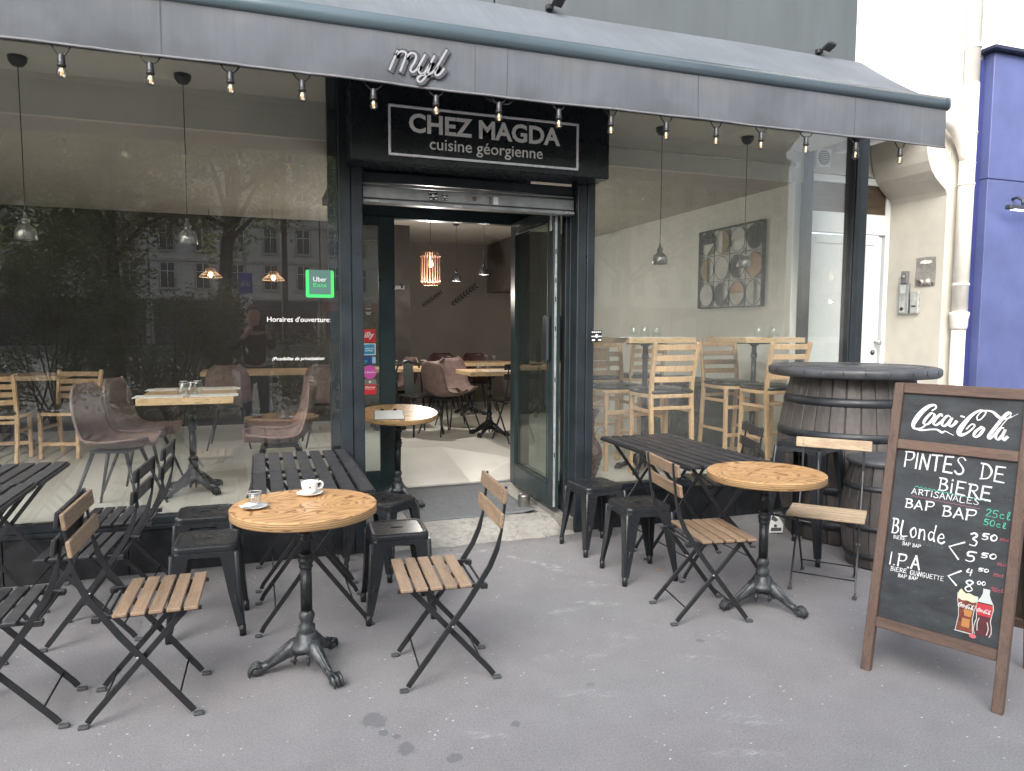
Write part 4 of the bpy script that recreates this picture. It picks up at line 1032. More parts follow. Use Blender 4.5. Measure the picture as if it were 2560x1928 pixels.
dup(T0, (-1.39, 3.93, 0), 0, 'black slat table cut by the left edge of the photo, nearer one')
dup(T0, (-1.375, 4.55, 0), 0, 'black slat table at the left edge standing against the window')
dup(T0, (2.64, 3.835, 0), R(-1), 'black slat table touching the empty round table, nearer half of the right pair')
dup(T0, (2.66, 4.46, 0), R(-1), 'black slat table against the right window beside the wicker vase')

def stool(label, loc, rz, H=.46, name='metal_stool', grp='low black metal stools', hs=.150, fs_=.180):
    t = thing(name, label, 'stool', loc, rz, grp)
    m = M['stool']; n = 5
    b = MB(); lp = lambda h, r, z: [Vector((x, y, z)) for x, y in rsq(h, r, n)]
    N = len(lp(1, .1, 0))
    # hand hole loop matched to the seat loop
    hole = []
    for x, y in rsq(.1, .03, n): hole.append(Vector((.040 * math.cos(math.atan2(y, x)), .0145 * math.sin(math.atan2(y, x)), H - .004)))
    rs_ = [hole[:], lp(hs - .026, .03, H - .004), lp(hs - .020, .034, H - .001), lp(hs - .010, .038, H), lp(hs - .002, .04, H - .004), lp(hs + .001, .042, H - .012), lp(hs + .002, .042, H - .030), lp(hs - .001, .042, H - .032), lp(hs + .004, .044, H - .058), lp(hs + .001, .042, H - .058), lp(hs - .004, .04, H - .012), lp(hs - .02, .034, H - .009), [v - Vector((0, 0, .006)) for v in hole]]
    b.rings(rs_, m, False, caps=False, closed=True)
    b.build('seat', t, bevel=0)
    k_ = (H - .058)
    for sx in (-1, 1):
        for sy in (-1, 1):
            b = MB()
            def fl_(ax):
                pr = [(k_ + .02, hs + .002, .098), (k_ - .01, hs + .006, .082), (k_ * .55, hs + (fs_ - hs) * .45, .058), (.05, fs_, .034)]
                rings = []
                for z, o_, w in pr:
                    if ax == 0: rings.append([Vector((sx * o_, sy * (o_ - .004), z)), Vector((sx * o_, sy * (o_ - w), z)), Vector((sx * (o_ - .003), sy * (o_ - w), z)), Vector((sx * (o_ - .003), sy * (o_ - .004), z))])
                    else: rings.append([Vector((sx * (o_ - .004), sy * o_, z)), Vector((sx * (o_ - w), sy * o_, z)), Vector((sx * (o_ - w), sy * (o_ - .003), z)), Vector((sx * (o_ - .004), sy * (o_ - .003), z))])
                b.rings(rings, m, False)
            fl_(0); fl_(1)
            # rounded spine of the folded leg and its pressed rib
            b.tube([(sx * (hs - .004), sy * (hs - .004), k_ + .02), (sx * (hs + (fs_ - hs) * .5 - .008), sy * (hs + (fs_ - hs) * .5 - .008), k_ * .5), (sx * (fs_ - .009), sy * (fs_ - .009), .045)], [.014, .011, .009], m, 10)
            b.tube([(sx * (fs_ - .018), sy * (fs_ - .001), .12), (sx * (hs + (fs_ - hs) * .5 - .03), sy * (hs + (fs_ - hs) * .5 + .001), k_ * .52)], .0028, m, 6)
            leg = b.build('leg', t, bevel=.0008)
            b = MB(); b.tube([(sx * (fs_ - .012), sy * (fs_ - .012), .002), (sx * (fs_ - .013), sy * (fs_ - .013), .055)], [.0155, .0165], M['rubber'] if False else M['black'], 10); b.build('foot_cap', leg)
    b = MB(); q = hs - .01
    b.path([(-q, -q, k_ - .015), (0, 0, k_ - .04), (q, q, k_ - .015)], .018, .003, m, (1, -1, 0)); b.box((0, 0, H - .050), (.17, .15, .003), M['darkflat']); b.build('cross_brace', t)  # thin dark plate added under the hand hole so it looks shaded
    b = MB(); b.path([(q, -q, k_ - .015), (0, 0, k_ - .044), (-q, q, k_ - .015)], .018, .003, m, (1, 1, 0)); b.build('cross_brace', t)
    if H > .6:
        z = .27; o_ = hs + (fs_ - hs) * (1 - z / k_) - .012
        for a, c_ in (((-o_, -o_), (o_, -o_)), ((o_, -o_), (o_, o_)), ((o_, o_), (-o_, o_)), ((-o_, o_), (-o_, -o_))):
            b = MB(); b.tube([(a[0], a[1], z), (c_[0], c_[1], z)], .008, m, 8); b.build('foot_rail', t)
    return t
ST = stool('low black metal stool, front one of the pair between coffee table and window base', (-.272, 3.862, 0), R(-2))
dup(ST, (-.318, 4.445, 0), R(-1), 'low black metal stool, rear one of the pair against the left window base')
dup(ST, (.672, 3.762, 0), R(-3), 'low black metal stool right of the coffee table, in front of the step')
dup(ST, (.712, 4.43, 0), R(43), 'low black metal stool turned on its corner beside the doorway ramp')
dup(ST, (2.17, 4.43, 0), R(5), 'low black metal stool against the right door pilaster')
dup(ST, (2.185, 3.845, 0), R(-3), 'low black metal stool behind the wooden chair on the right')
stool('tall black metal bar stool in front of the big barrel', (3.475, 3.85, 0), R(18.7), .775, 'bar_stool', 'tall black metal stools', .155, .212)

def table_base(t, H, claws=3, R0=.225, rot=0.0, worn=True, m=None):
    m = m or M['iron']; mw_ = M['ironworn'] if worn else M['iron']
    b = MB()
    b.lathe([(.030, .17), (.036, .185), (.036, .205), (.026, .215), (.030, .232), (.036, .25), (.030, .268), (.021, .278)], mw_, 22)
    b.build('column_foot', t)
    b = MB(); b.lathe([(.0235, .275), (.0235, .465)], m, 32, flute=12, fl=.0015); b.lathe([(.022, .463), (.030, .47), (.030, .478), (.026, .484), (.033, .495), (.033, .505), (.026, .514), (.030, .521), (.030, .528), (.022, .534)], m, 24)
    b.lathe([(.0225, .532), (.0205, H - .06)], m, 32, flute=12, fl=.0014); b.lathe([(.021, H - .165), (.029, H - .16), (.031, H - .15), (.026, H - .143), (.029, H - .135), (.029, H - .125), (.02, H - .118)], m, 22)
    b.build('column', t)
    b = MB(); b.lathe([(.02, H - .065), (.035, H - .05), (.05, H - .04)], m, 16); b.box((0, 0, H - .034), (.34, .05, .01), m); b.box((0, 0, H - .034), (.05, .34, .011), m); b.build('top_bracket', t, bevel=.002)
    b = MB(); b.lathe([(.045, .095), (.075, .11), (.078, .125), (.062, .138), (.056, .150), (.048, .158), (.044, .172), (.034, .18)], mw_, 28, flute=14, fl=.0012); b.build('collar', t)
    for k in range(claws):
        a = rot + 2 * math.pi * k / claws; ca, sa = math.cos(a), math.sin(a)
        b = MB(); W = lambda r, w, z: Vector((ca * r - sa * w, sa * r + ca * w, z))
        rings = []
        for r, z, hw, hh in ((.02, .115, .036, .045), (.06, .110, .034, .040), (.09, .095, .029, .030), (.125, .070, .022, .022), (.155, .050, .018, .018), (.185, .038, .018, .017), (.205, .032, .022, .018)):
            rings.append([W(r + (hh * math.sin(q) * .35), hw * math.cos(q) * (1 - .25 * (math.sin(q) < 0)), z + hh * math.sin(q)) for q in [2 * math.pi * i / 14 for i in range(14)]])
        b.rings(rings, mw_)
        b.tube([W(.045, 0, .152), W(.09, 0, .128), W(.13, 0, .095), W(.165, 0, .068), W(.19, 0, .056)], [.010, .009, .007, .006, .005], mw_, 8)      # spine
        for s in (-1, 1):
            b.tube([W(.05, s * .022, .14), (W(.09, s * .018, .113)), W(.135, s * .014, .078), W(.17, s * .012, .055)], [.008, .007, .006, .004], mw_, 7)
            b.tube([W(.055, s * .03, .085), W(.065, s * .036, .066), W(.055, s * .030, .052), W(.045, s * .024, .060), W(.052, s * .024, .07)], [.008, .009, .008, .006, .005], mw_, 7)   # scroll
        leg = b.build('base_leg', t)
        b = MB()
        b.rings([[W(.215 + .028 * math.cos(R(th)), .025 * math.sin(R(th)) * math.cos(q), .026 + .024 * math.sin(R(th)) * math.sin(q)) for q in [2 * math.pi * i / 12 for i in range(12)]] for th in range(0, 181, 20)], mw_)
        for w_ in (-.018, 0, .018):
            b.tube([W(.192, w_ * .9, .045), W(.212, w_ * 1.15, .053), W(.232, w_ * 1.1, .044), W(.246, w_, .022), W(.243, w_, .006)], [.006, .008, .008, .007, .004], mw_, 8)
        b.build('claw_foot', leg)

def round_table(label, loc, rot, Rt=.31, H=.75, grp='round wooden cafe tables'):
    t = thing('round_table', label, 'table', loc, 0, grp)
    table_base(t, H, 3, rot=rot)
    b = MB(); n = 72
    c_ = [(Rt * math.cos(2 * math.pi * k / n), Rt * math.sin(2 * math.pi * k / n)) for k in range(n)]
    r2 = Rt - .003
    rings = [[Vector((x * (Rt - .004) / Rt, y * (Rt - .004) / Rt, H - .039)) for x, y in c_], [Vector((x, y, H - .036)) for x, y in c_], [Vector((x, y, H - .003)) for x, y in c_]]
    b.rings(rings, M['plyedge'], True, caps=False)
    b.add([(x, y, H - .003) for x, y in c_] + [(x * r2 / Rt, y * r2 / Rt, H) for x, y in c_], [(k, (k + 1) % n, n + (k + 1) % n, n + k) for k in range(n)] + [tuple(range(n, 2 * n))], M['plytop'])
    b.add([(x * (Rt - .004) / Rt, y * (Rt - .004) / Rt, H - .039) for x, y in c_], [tuple(range(n))], M['plyedge'])
    b.build('tabletop', t)
    return t
def ang(cx, cy, fx, fy): return math.atan2(fy - cy, fx - cx)
RT1 = round_table('round wooden table with coffee cup and small glass on it', (.17, 3.211, 0), ang(.17, 3.211, .266, 3.026))
round_table('empty round wooden table near the chalkboard', (2.576, 3.17, 0), ang(2.576, 3.17, 2.674, 2.967))
RT3 = round_table('round wooden table with a clipboard standing in the doorway', (1.02, 5.68, .113), R(-45), .31, .75)
RT3.rotation_euler = (R(5.9), 0, 0)      # it leans with the slope of the ramp

# on the near table
TZ = .7505
cp = thing('coffee_cup', 'white espresso cup standing on its saucer on the near round table', 'cup', (.172 + .03, 3.211 + .165, TZ + .012))
b = MB(); b.lathe([(.0, .0), (.020, .0), (.022, .004), (.030, .014), (.036, .03), (.0385, .052), (.0375, .054), (.035, .032), (.028, .016), (.0, .010)], M['cup'], 28, caps=False); b.build('cup_body', cp)
b = MB(); b.tube([(.036, 0, .044), (.048, 0, .049), (.058, 0, .043), (.061, 0, .031), (.055, 0, .020), (.044, 0, .017), (.034, 0, .020)], .0048, M['cup'], 10); h_ = b.build('handle', cp); 
b = MB(); b.prism([(p[0], p[1]) for p in rsq(.004, .0008, 1)], .0006, flat('print_dark_red', (0.25, 0.03, 0.04)), lambda u, v, d: (-.006 + u, -.0372 - d, .032 + v)); b.build('cup_logo', cp)
cp.rotation_euler = (0, 0, R(8))
sc = thing('saucer', 'white saucer under the espresso cup', 'saucer', (.202, 3.376, TZ))
b = MB(); b.lathe([(.0, .003), (.022, .0), (.028, .002), (.050, .009), (.0595, .0145), (.0605, .0155), (.058, .0165), (.045, .0105), (.026, .006), (.0, .006)], M['cup'], 36, caps=False); b.build('dish', sc)
gl = thing('shot_glass', 'small water glass on a glass saucer on the near round table', 'glass', (-.035, 3.20, TZ + .011))
b = MB(); b.lathe([(.0, .004), (.019, .0), (.022, .004), (.030, .060), (.0288, .060), (.021, .012), (.0, .010)], M['cupglass'], 24, caps=False); b.build('tumbler', gl)
b = MB(); b.tube([(.029 * math.cos(a * .5236), .029 * math.sin(a * .5236), .060) for a in range(12)], .0013, mat('glass_rim', (0.6, 0.62, 0.62), 0.15), 6, closed=True); b.build('rim', gl)
gs = thing('glass_saucer', 'clear glass saucer holding the shot glass, spoon and torn sugar paper', 'saucer', (-.035, 3.20, TZ))
b = MB(); b.lathe([(.0, .003), (.024, .0), (.030, .002), (.048, .010), (.056, .013), (.054, .0145), (.030, .0085), (.0, .007)], mat('frosted_glass', (0.62, 0.64, 0.66), 0.15), 30, caps=False); b.build('dish', gs)
sp = thing('teaspoon', 'small steel teaspoon lying on the glass saucer', 'spoon', (-.02, 3.165, TZ + .017), R(24))
b = MB(); b.rings([[Vector((x, w * math.cos(q), h + .0015 * math.sin(q))) for q in (0, 1.57, 3.14, 4.71)] for x, w, h in ((-.03, .002, 0), (.0, .003, .001), (.035, .0045, .003), (.045, .003, .003))], M['galv']); b.rings([[Vector((-.03 - x, w * math.cos(q), -.001 + .001 * math.sin(q))) for q in [k * 1.047 for k in range(6)]] for x, w in ((0, .003), (.008, .008), (.018, .009), (.026, .004))], M['galv']); b.build('spoon', sp)
sgp = thing('sugar_paper', 'torn white sugar wrapper on the glass saucer', 'wrapper', (-.06, 3.17, TZ + .017), R(30))
b = MB(); vs = []; rp = random.Random(4)
for i in range(7):
    for k in range(4): vs.append((-.04 + i * .0125, -.012 + k * .008, .003 * math.sin(i * 1.3 + k) + .004 + .002 * k))
fs = [(i * 4 + k, i * 4 + k + 1, (i + 1) * 4 + k + 1, (i + 1) * 4 + k) for i in range(6) for k in range(3)]
b.add(vs + [(x, y, z + .0008) for x, y, z in vs], fs + [tuple(28 + i for i in f) for f in fs], M['paper']); b.build('wrapper', sgp)
# clipboard on the doorway table
cb = thing('menu_clipboard', 'clipboard with white menu sheet on the doorway table', 'clipboard', (.93, 5.503, .8496), R(-8))
cb.rotation_euler = (R(5.9), 0, R(-8))
b = MB(); b.bx(-.115, .115, -.16, .16, 0, .004, M['clip']); b.build('backing', cb, bevel=.002)
b = MB(); b.bx(-.108, .108, -.152, .150, .0042, .0055, M['paper']); b.build('sheet', cb)
b = MB()
for k in range(11): b.bx(-.07 + (k % 3) * .01, .07 - (k % 4) * .012, -.12 + k * .022, -.1188 + k * .022, .0056, .0058, M['letters_w'])
b.build('sheet_print', cb)
for x in (-.05, .05):
    b = MB(); b.box((x, .148, .011), (.026, .016, .010), M['black']); b.tube([(x - .008, .15, .012), (x, .162, .022), (x + .008, .15, .012)], .0013, M['black'], 6); b.build('binder_clip', cb, bevel=.001)

# ------------------------------------------------------------------ barrels
def barrel(name, label, loc, H, Rb, Rm, top=None, nst=30, hoops=(.12, .34, .66, .86), bulge=1.0):
    t = thing(name, label, 'barrel', loc)
    def rad(q): return Rb + (Rm - Rb) * math.sin(math.pi * (0.06 + q * .88)) ** 1.0
    ang_ = 2 * math.pi / nst; b = MB(); rings = []
    for i in range(13):
        q = i / 12; r = rad(q); z = .01 + q * (H - .01)
        hw = ang_ / 2 * .965
        rings.append([Vector(((r - .004) * math.cos(-hw), (r - .004) * math.sin(-hw), z)), Vector((r * math.cos(-hw * .86), r * math.sin(-hw * .86), z)), Vector((r * 1.002, 0, z)), Vector((r * math.cos(hw * .86), r * math.sin(hw * .86), z)), Vector(((r - .004) * math.cos(hw), (r - .004) * math.sin(hw), z)), Vector(((r - .02) * math.cos(hw), (r - .02) * math.sin(hw), z)), Vector(((r - .02) * math.cos(-hw), (r - .02) * math.sin(-hw), z))])
    b.rings(rings, M['barrel'], False); s0 = b.build('stave', t)
    for k in range(1, nst): inst(s0, t, (0, 0, 0), (0, 0, k * ang_))
    b = MB(); b.lathe([(rad(i / 8) - .018, .012 + i / 8 * (H - .02)) for i in range(9)], M['hoop'], 40); b.build('inner_shell', t)
    for h in hoops:
        hh = .052 * H; z0 = h * H - hh / 2; b = MB()
        b.lathe([(rad(z0 / H) - .003, z0), (rad(z0 / H) + .005, z0 + .002), (rad(h) + .008, h * H), (rad((z0 + hh) / H) + .005, z0 + hh - .002), (rad((z0 + hh) / H) - .003, z0 + hh)], M['hoop'], 60, caps=False); b.build('hoop', t)
    return t, rad
bt_, rad_ = barrel('barrel_table', 'huge dark barrel with a wide round lid standing behind the tall stool', (4.12, 4.16, 0), 1.185, .395, .505)
b = MB(); RT = .575
b.lathe([(RT - .05, 1.183), (RT - .01, 1.187), (RT + .004, 1.20), (RT + .006, 1.235), (RT - .004, 1.252), (RT - .03, 1.258), (RT - .115, 1.256), (RT - .118, 1.249), (RT - .125, 1.249), (RT - .128, 1.257), (0.001, 1.258)], M['barreltop'], 72); b.build('lid', bt_)
rj = random.Random(9)
for k in range(26):
    a = 2 * math.pi * (k + rj.uniform(-.15, .15)) / 26; ca, sa = math.cos(a), math.sin(a)
    b = MB(); b.tube([(ca * (RT - .11), sa * (RT - .11), 1.2565), (ca * (RT - .02), sa * (RT - .02), 1.2555), (ca * (RT + .0045), sa * (RT + .0045), 1.242), (ca * (RT + .0062), sa * (RT + .0062), 1.215)], .0022, MATS['black_powder_coat'], 5); b.build('lid_joint', bt_)
b = MB(); b.lathe([(.36, 1.14), (.385, 1.182)], M['hoop'], 50); b.build('neck', bt_)
sb2, _ = barrel('barrel_stool', 'small dark barrel seat half hidden behind the chalkboard', (3.78, 3.52, 0), .66, .185, .245, nst=20, hoops=(.13, .42, .80))
b = MB(); b.lathe([(.19, .655), (.215, .665), (.222, .685), (.215, .70), (.15, .712), (.001, .716)], M['barreltop'], 40); b.build('cushion', sb2)

# ------------------------------------------------------------------ chalkboard
cbT = thing('chalkboard_sign', 'wooden pavement chalkboard listing beer prices at the right edge', 'chalkboard', (2.516, 2.421, 0), R(-66))
LEAN = math.atan2(.27, 1.27); cL, sL = math.cos(LEAN), math.sin(LEAN)
def fB(u, v, d=0): return (u, v * sL - d * cL, v * cL + d * sL)     # u along width, v up the board, d out towards the street
def fBv(u, v, d=0): return Vector(fB(u, v, d))
def bxB(b, u0, u1, v0, v1, d0, d1, m):
    vs = [fB(u, v, d) for u in (u0, u1) for v in (v0, v1) for d in (d0, d1)]
    b.add(vs, [(0, 1, 3, 2), (4, 6, 7, 5), (0, 4, 5, 1), (2, 3, 7, 6), (0, 2, 6, 4), (1, 5, 7, 3)], m)
# stiles, rails, panels
def lbox(name, u0, u1, v0, v1, d0, d1, m, par=cbT, bev=.003):
    b = MB(); bxB(b, u0, u1, v0, v1, d0, d1, m); return b.build(name, par, bevel=bev)
lbox('stile', 0, .040, 0, 1.308, -.034, 0, wood('walnut_stained_stile', (0.125, 0.078, 0.058), (0.07, 0.043, 0.034), 'Z', wear=.12)); lbox('stile', .502, .542, 0, 1.308, -.034, 0, MATS['walnut_stained_stile'])
lbox('rail', .0405, .5015, 1.262, 1.308, -.034, -.001, M['boardX']); lbox('rail', .0405, .5015, 1.006, 1.050, -.034, -.001, M['boardX']); lbox('rail', .0405, .5015, .200, .246, -.034, -.001, M['boardX'])
lbox('logo_panel', .041, .501, 1.0505, 1.2615, -.026, -.016, M['chalk'], bev=0)
bp_ = lbox('writing_panel', .041, .501, .2465, 1.0055, -.026, -.016, M['chalk'], bev=0)
# rear frame of the A-board
def fR(u, v, d=0): return (u, .54 - v * sL * 1.0 + d * cL, v * cL + d * sL)
b = MB()
for u0, u1, v0, v1 in ((0, .04, 0, 1.30), (.502, .542, 0, 1.30), (.0405, .5015, .20, .246), (.0405, .5015, 1.255, 1.30)):
    vs = [fR(u, v, d) for u in (u0, u1) for v in (v0, v1) for d in (0, .034)]
    b.add(vs, [(0, 1, 3, 2), (4, 6, 7, 5), (0, 4, 5, 1), (2, 3, 7, 6), (0, 2, 6, 4), (1, 5, 7, 3)], MATS['walnut_stained_stile'])
b.build('rear_frame', cbT, bevel=.003)
b = MB(); vs = [fR(u, v, d) for u in (.041, .501) for v in (.247, 1.2545) for d in (.012, .022)]
b.add(vs, [(0, 1, 3, 2), (4, 6, 7, 5), (0, 4, 5, 1), (2, 3, 7, 6), (0, 2, 6, 4), (1, 5, 7, 3)], mat('brown_board_back', (0.06, 0.045, 0.035), .7)); b.build('rear_panel', cbT)
fC = lambda u, v, d: fB(u, v, -.016 + d)
LOGO = {"C1": [[0.1626, 1.1919], [0.1753, 1.2027], [0.1757, 1.2124], [0.1657, 1.217], [0.1459, 1.2083], [0.121, 1.1817], [0.1004, 1.1444], [0.0932, 1.1191], [0.1013, 1.1046], [0.1264, 1.1083], [0.1484, 1.1301]], "tail": [[0.0996, 1.1061], [0.1273, 1.0997], [0.1653, 1.107], [0.1914, 1.1087], [0.2114, 1.098], [0.2223, 1.1056], [0.2369, 1.0998], [0.2563, 1.0908]], "o1": [[0.1579, 1.1769], [0.1431, 1.1566], [0.1344, 1.1341], [0.1415, 1.1267], [0.1553, 1.1334], [0.1718, 1.1593], [0.1734, 1.1756], [0.1648, 1.1802], [0.1579, 1.1769]], "c1": [[0.2037, 1.1719], [0.2015, 1.1792], [0.1918, 1.1729], [0.1776, 1.1491], [0.1746, 1.1327], [0.1846, 1.1283], [0.202, 1.1434], [0.2163, 1.1635]], "a1": [[0.2366, 1.1707], [0.2246, 1.1738], [0.2105, 1.1523], [0.208, 1.1307], [0.2177, 1.1274], [0.2324, 1.1438], [0.2439, 1.1671], [0.2352, 1.1387], [0.241, 1.1277], [0.2538, 1.138], [0.2616, 1.1519]], "hy": [[0.2774, 1.1771], [0.289, 1.1745]], "C2": [[0.3639, 1.2056], [0.3439, 1.2075], [0.3152, 1.1832], [0.288, 1.1388], [0.2765, 1.1088], [0.2856, 1.0957], [0.307, 1.1069], [0.3271, 1.1298], [0.3316, 1.1432], [0.3198, 1.1456], [0.3031, 1.1236]], "loop": [[0.34, 1.1658], [0.3369, 1.18], [0.349, 1.2007], [0.3657, 1.2094], [0.3921, 1.2056], [0.4109, 1.1894], [0.4288, 1.1799], [0.4535, 1.1867], [0.4809, 1.2053]], "loop2": [[0.34, 1.1658], [0.3519, 1.171], [0.3651, 1.1929], [0.3682, 1.206]], "o2": [[0.3554, 1.1353], [0.3394, 1.1182], [0.3324, 1.0993], [0.3397, 1.0924], [0.354, 1.1043], [0.3667, 1.1313], [0.3595, 1.1383], [0.3554, 1.1353]], "l": [[0.4016, 1.107], [0.422, 1.1397], [0.4438, 1.1773], [0.4572, 1.2002], [0.4536, 1.2074], [0.4405, 1.1997], [0.4196, 1.1648], [0.3996, 1.1272], [0.3874, 1.1019], [0.3924, 1.0943], [0.404, 1.1037]], "a2": [[0.4367, 1.1412], [0.4262, 1.1401], [0.4136, 1.116], [0.4133, 1.0957], [0.4223, 1.0916], [0.4353, 1.1108], [0.4434, 1.1369], [0.436, 1.1033], [0.4414, 1.0913], [0.4527, 1.1052]]}
def pen(k0, k1, th=55):
    """broad-nib width: thick on down strokes, thin on hairlines"""
    def w(q, a):
        ang_ = math.degrees(math.atan2(a.y, a.x)) % 180
        d_ = min(abs(ang_ - th), 180 - abs(ang_ - th)) / 90
        return k0 + (k1 - k0) * (1 - d_) ** 1.3
    return w
def script_logo(b, m, f, sc_=1.0):
    ends = lambda q: min(1, .25 + 3.2 * q, .25 + 3.2 * (1 - q))
    for k, pts_ in LOGO.items():
        wmx = {'C1': .019, 'C2': .018, 'tail': .006, 'loop': .0085, 'hy': .007, 'loop2': .005}.get(k, .0125)
        if k == 'C1': wf = lambda q, a: .006 + .015 * math.exp(-((q - .55) / .22) ** 2)
        elif k == 'C2': wf = lambda q, a: .006 + .015 * math.exp(-((q - .36) / .18) ** 2)
        elif k == 'tail': wf = lambda q, a: .0085 * (1 - q * .75) + .004 * math.exp(-((q - .55) / .12) ** 2)
        elif k == 'loop': wf = lambda q, a: .0045 + .008 * math.exp(-((q - .62) / .16) ** 2) - (.003 if q > .9 else 0)
        elif k == 'hy': wf = lambda q, a: .007
        elif k == 'l': wf = lambda q, a: .0032 if q < .34 else .0032 + .0105 * min(1, (q - .34) / .12) * min(1, (1.04 - q) / .15)
        elif k == 'loop2': wf = lambda q, a: .005
        else: wf = pen(.0045, wmx, 62)
        b.ribbon(pts_, (lambda wf_: lambda q, a: wf_(q, a) * sc_)(wf), m, f, t=.0006, d0=.0006, smooth_n=5)
mwh = flat('white_enamel_print', (0.82, 0.82, 0.82), .6)
b = MB(); script_logo(b, mwh, fC); b.text('®', mwh, lambda u, v, d: fC(.4455 + u, 1.0865 + v, d + .0005), width=.009, t=.0006); b.build('logo_print', cbT)

GL = {
 'P': [[(.08, 0), (.12, 1)], [(.05, .97), (.55, .98), (.62, .72), (.45, .48), (.12, .46)]],
 'I': [[(.1, 0), (.14, 1)]],
 'N': [[(.02, 0), (.1, .98)], [(.1, .98), (.5, .04)], [(.5, .04), (.6, 1)]],
 'T': [[(.0, .96), (.62, 1)], [(.3, .97), (.28, 0)]],
 'E': [[(.12, .98), (.06, .02)], [(.1, .97), (.58, 1)], [(.1, .52), (.48, .53)], [(.06, .03), (.58, .02)]],
 'S': [[(.58, .86), (.42, 1), (.2, .94), (.14, .76), (.34, .54), (.52, .3), (.44, .06), (.2, .0), (.02, .14)]],
 'D': [[(.1, 0), (.14, .95)], [(.02, .97), (.4, .92), (.62, .55), (.45, .12), (.02, .0)]],
 'B': [[(.1, 0), (.14, 1)], [(.04, .98), (.42, .98), (.48, .76), (.34, .56), (.14, .54)], [(.14, .54), (.46, .5), (.56, .26), (.4, .04), (.04, .0)]],
 'R': [[(.1, 0), (.14, 1)], [(.04, .97), (.46, .98), (.54, .74), (.4, .52), (.14, .5)], [(.28, .5), (.6, 0)]],
 'A': [[(.0, 0), (.28, 1)], [(.28, 1), (.58, 0)], [(.1, .34), (.5, .34)]],
 'L': [[(.1, 1), (.06, .03), (.56, .02)]],
 'G': [[(.54, .86), (.36, 1), (.12, .8), (.06, .4), (.24, .02), (.5, .1), (.54, .42), (.3, .42)]],
 'U': [[(.06, 1), (.08, .3), (.28, .0), (.5, .25), (.54, 1)]],
 'Q': [[(.3, 1), (.06, .6), (.2, .05), (.5, .2), (.5, .8), (.3, 1)], [(.36, .3), (.62, -.05)]],
 'i': [[(.1, 0), (.12, .68)], [(.12, .9), (.14, .97)]],
 '.': [[(.08, .0), (.1, .04)]],
 '0': [[(.28, 1), (.04, .6), (.12, .08), (.4, .05), (.56, .5), (.46, .93), (.28, 1)]],
 '2': [[(.04, .78), (.28, 1), (.52, .8), (.3, .4), (.02, .04), (.58, .06)]],
 '3': [[(.06, .9), (.34, 1), (.5, .8), (.24, .55), (.52, .36), (.42, .04), (.04, .08)]],
 '4': [[(.2, 1), (.04, .45), (.5, .5)], [(.46, .9), (.36, -.05)]],
 '5': [[(.6, .98), (.16, .96), (.1, .58), (.42, .55), (.48, .2), (.26, .0), (.0, .08)]],
 '8': [[(.3, .55), (.08, .8), (.3, 1), (.54, .84), (.34, .56), (.06, .26), (.24, .0), (.54, .2), (.3, .55)]],
 'o': [[(.3, .62), (.06, .36), (.24, .0), (.5, .2), (.44, .55), (.3, .62)]],
 'n': [[(.06, 0), (.08, .6)], [(.08, .45), (.34, .62), (.46, .4), (.48, .0)]],
 'd': [[(.46, .5), (.2, .58), (.06, .3), (.2, .02), (.46, .2)], [(.56, 1.05), (.46, .3), (.54, .0)]],
 'e': [[(.1, .3), (.5, .38), (.36, .62), (.12, .45), (.1, .12), (.34, .0), (.58, .14)]],
 'c': [[(.46, .52), (.26, .6), (.08, .34), (.2, .02), (.5, .1)]],
 'l': [[(.1, .1), (.36, .9), (.2, 1), (.1, .4), (.2, .02), (.4, .1)]],
}
def hand(b, body, u0, v0, u1, v1, h, m, w, seed=1):
    """chalk-pen writing along the base line (u0,v0)-(u1,v1)"""
    rn = random.Random(seed); adv = {' ': .45, 'I': .32, 'i': .32, '.': .28, 'l': .5}
    tot = sum(adv.get(c, .74) for c in body) - .12; L = math.hypot(u1 - u0, v1 - v0); s_ = L / tot
    ex, ey = (u1 - u0) / L, (v1 - v0) / L; x = 0
    for c in body:
        if c in GL:
            jx, jy, js = rn.uniform(-.02, .02), rn.uniform(-.03, .03), rn.uniform(.94, 1.06)
            for st_ in GL[c]:
                pts_ = [(u0 + ex * (x + (p[0] + jx) * 1.0) * s_ - ey * 0, v0 + ey * (x + p[0]) * s_ + (p[1] * js + jy) * h) for p in st_]
                b.ribbon(pts_, (lambda w_: lambda q, a: w_ * (.85 + .25 * math.sin(q * 5 + x)))(w), m, fC, t=.0006, d0=.0006, smooth_n=4 if len(pts_) > 2 else 1)
        x += adv.get(c, .74)
cw = mat('white_chalk_ink', (0.78, 0.80, 0.80), .8, var=.12, scale=70); cg = mat('green_chalk_ink', (0.10, 0.52, 0.36), .8); cr_ = mat('red_chalk_ink', (0.42, 0.09, 0.12), .8); cd = mat('rubbed_chalk', (0.10, 0.105, 0.11), .8); cpk = mat('pink_chalk_ink', (0.34, 0.13, 0.20), .8)
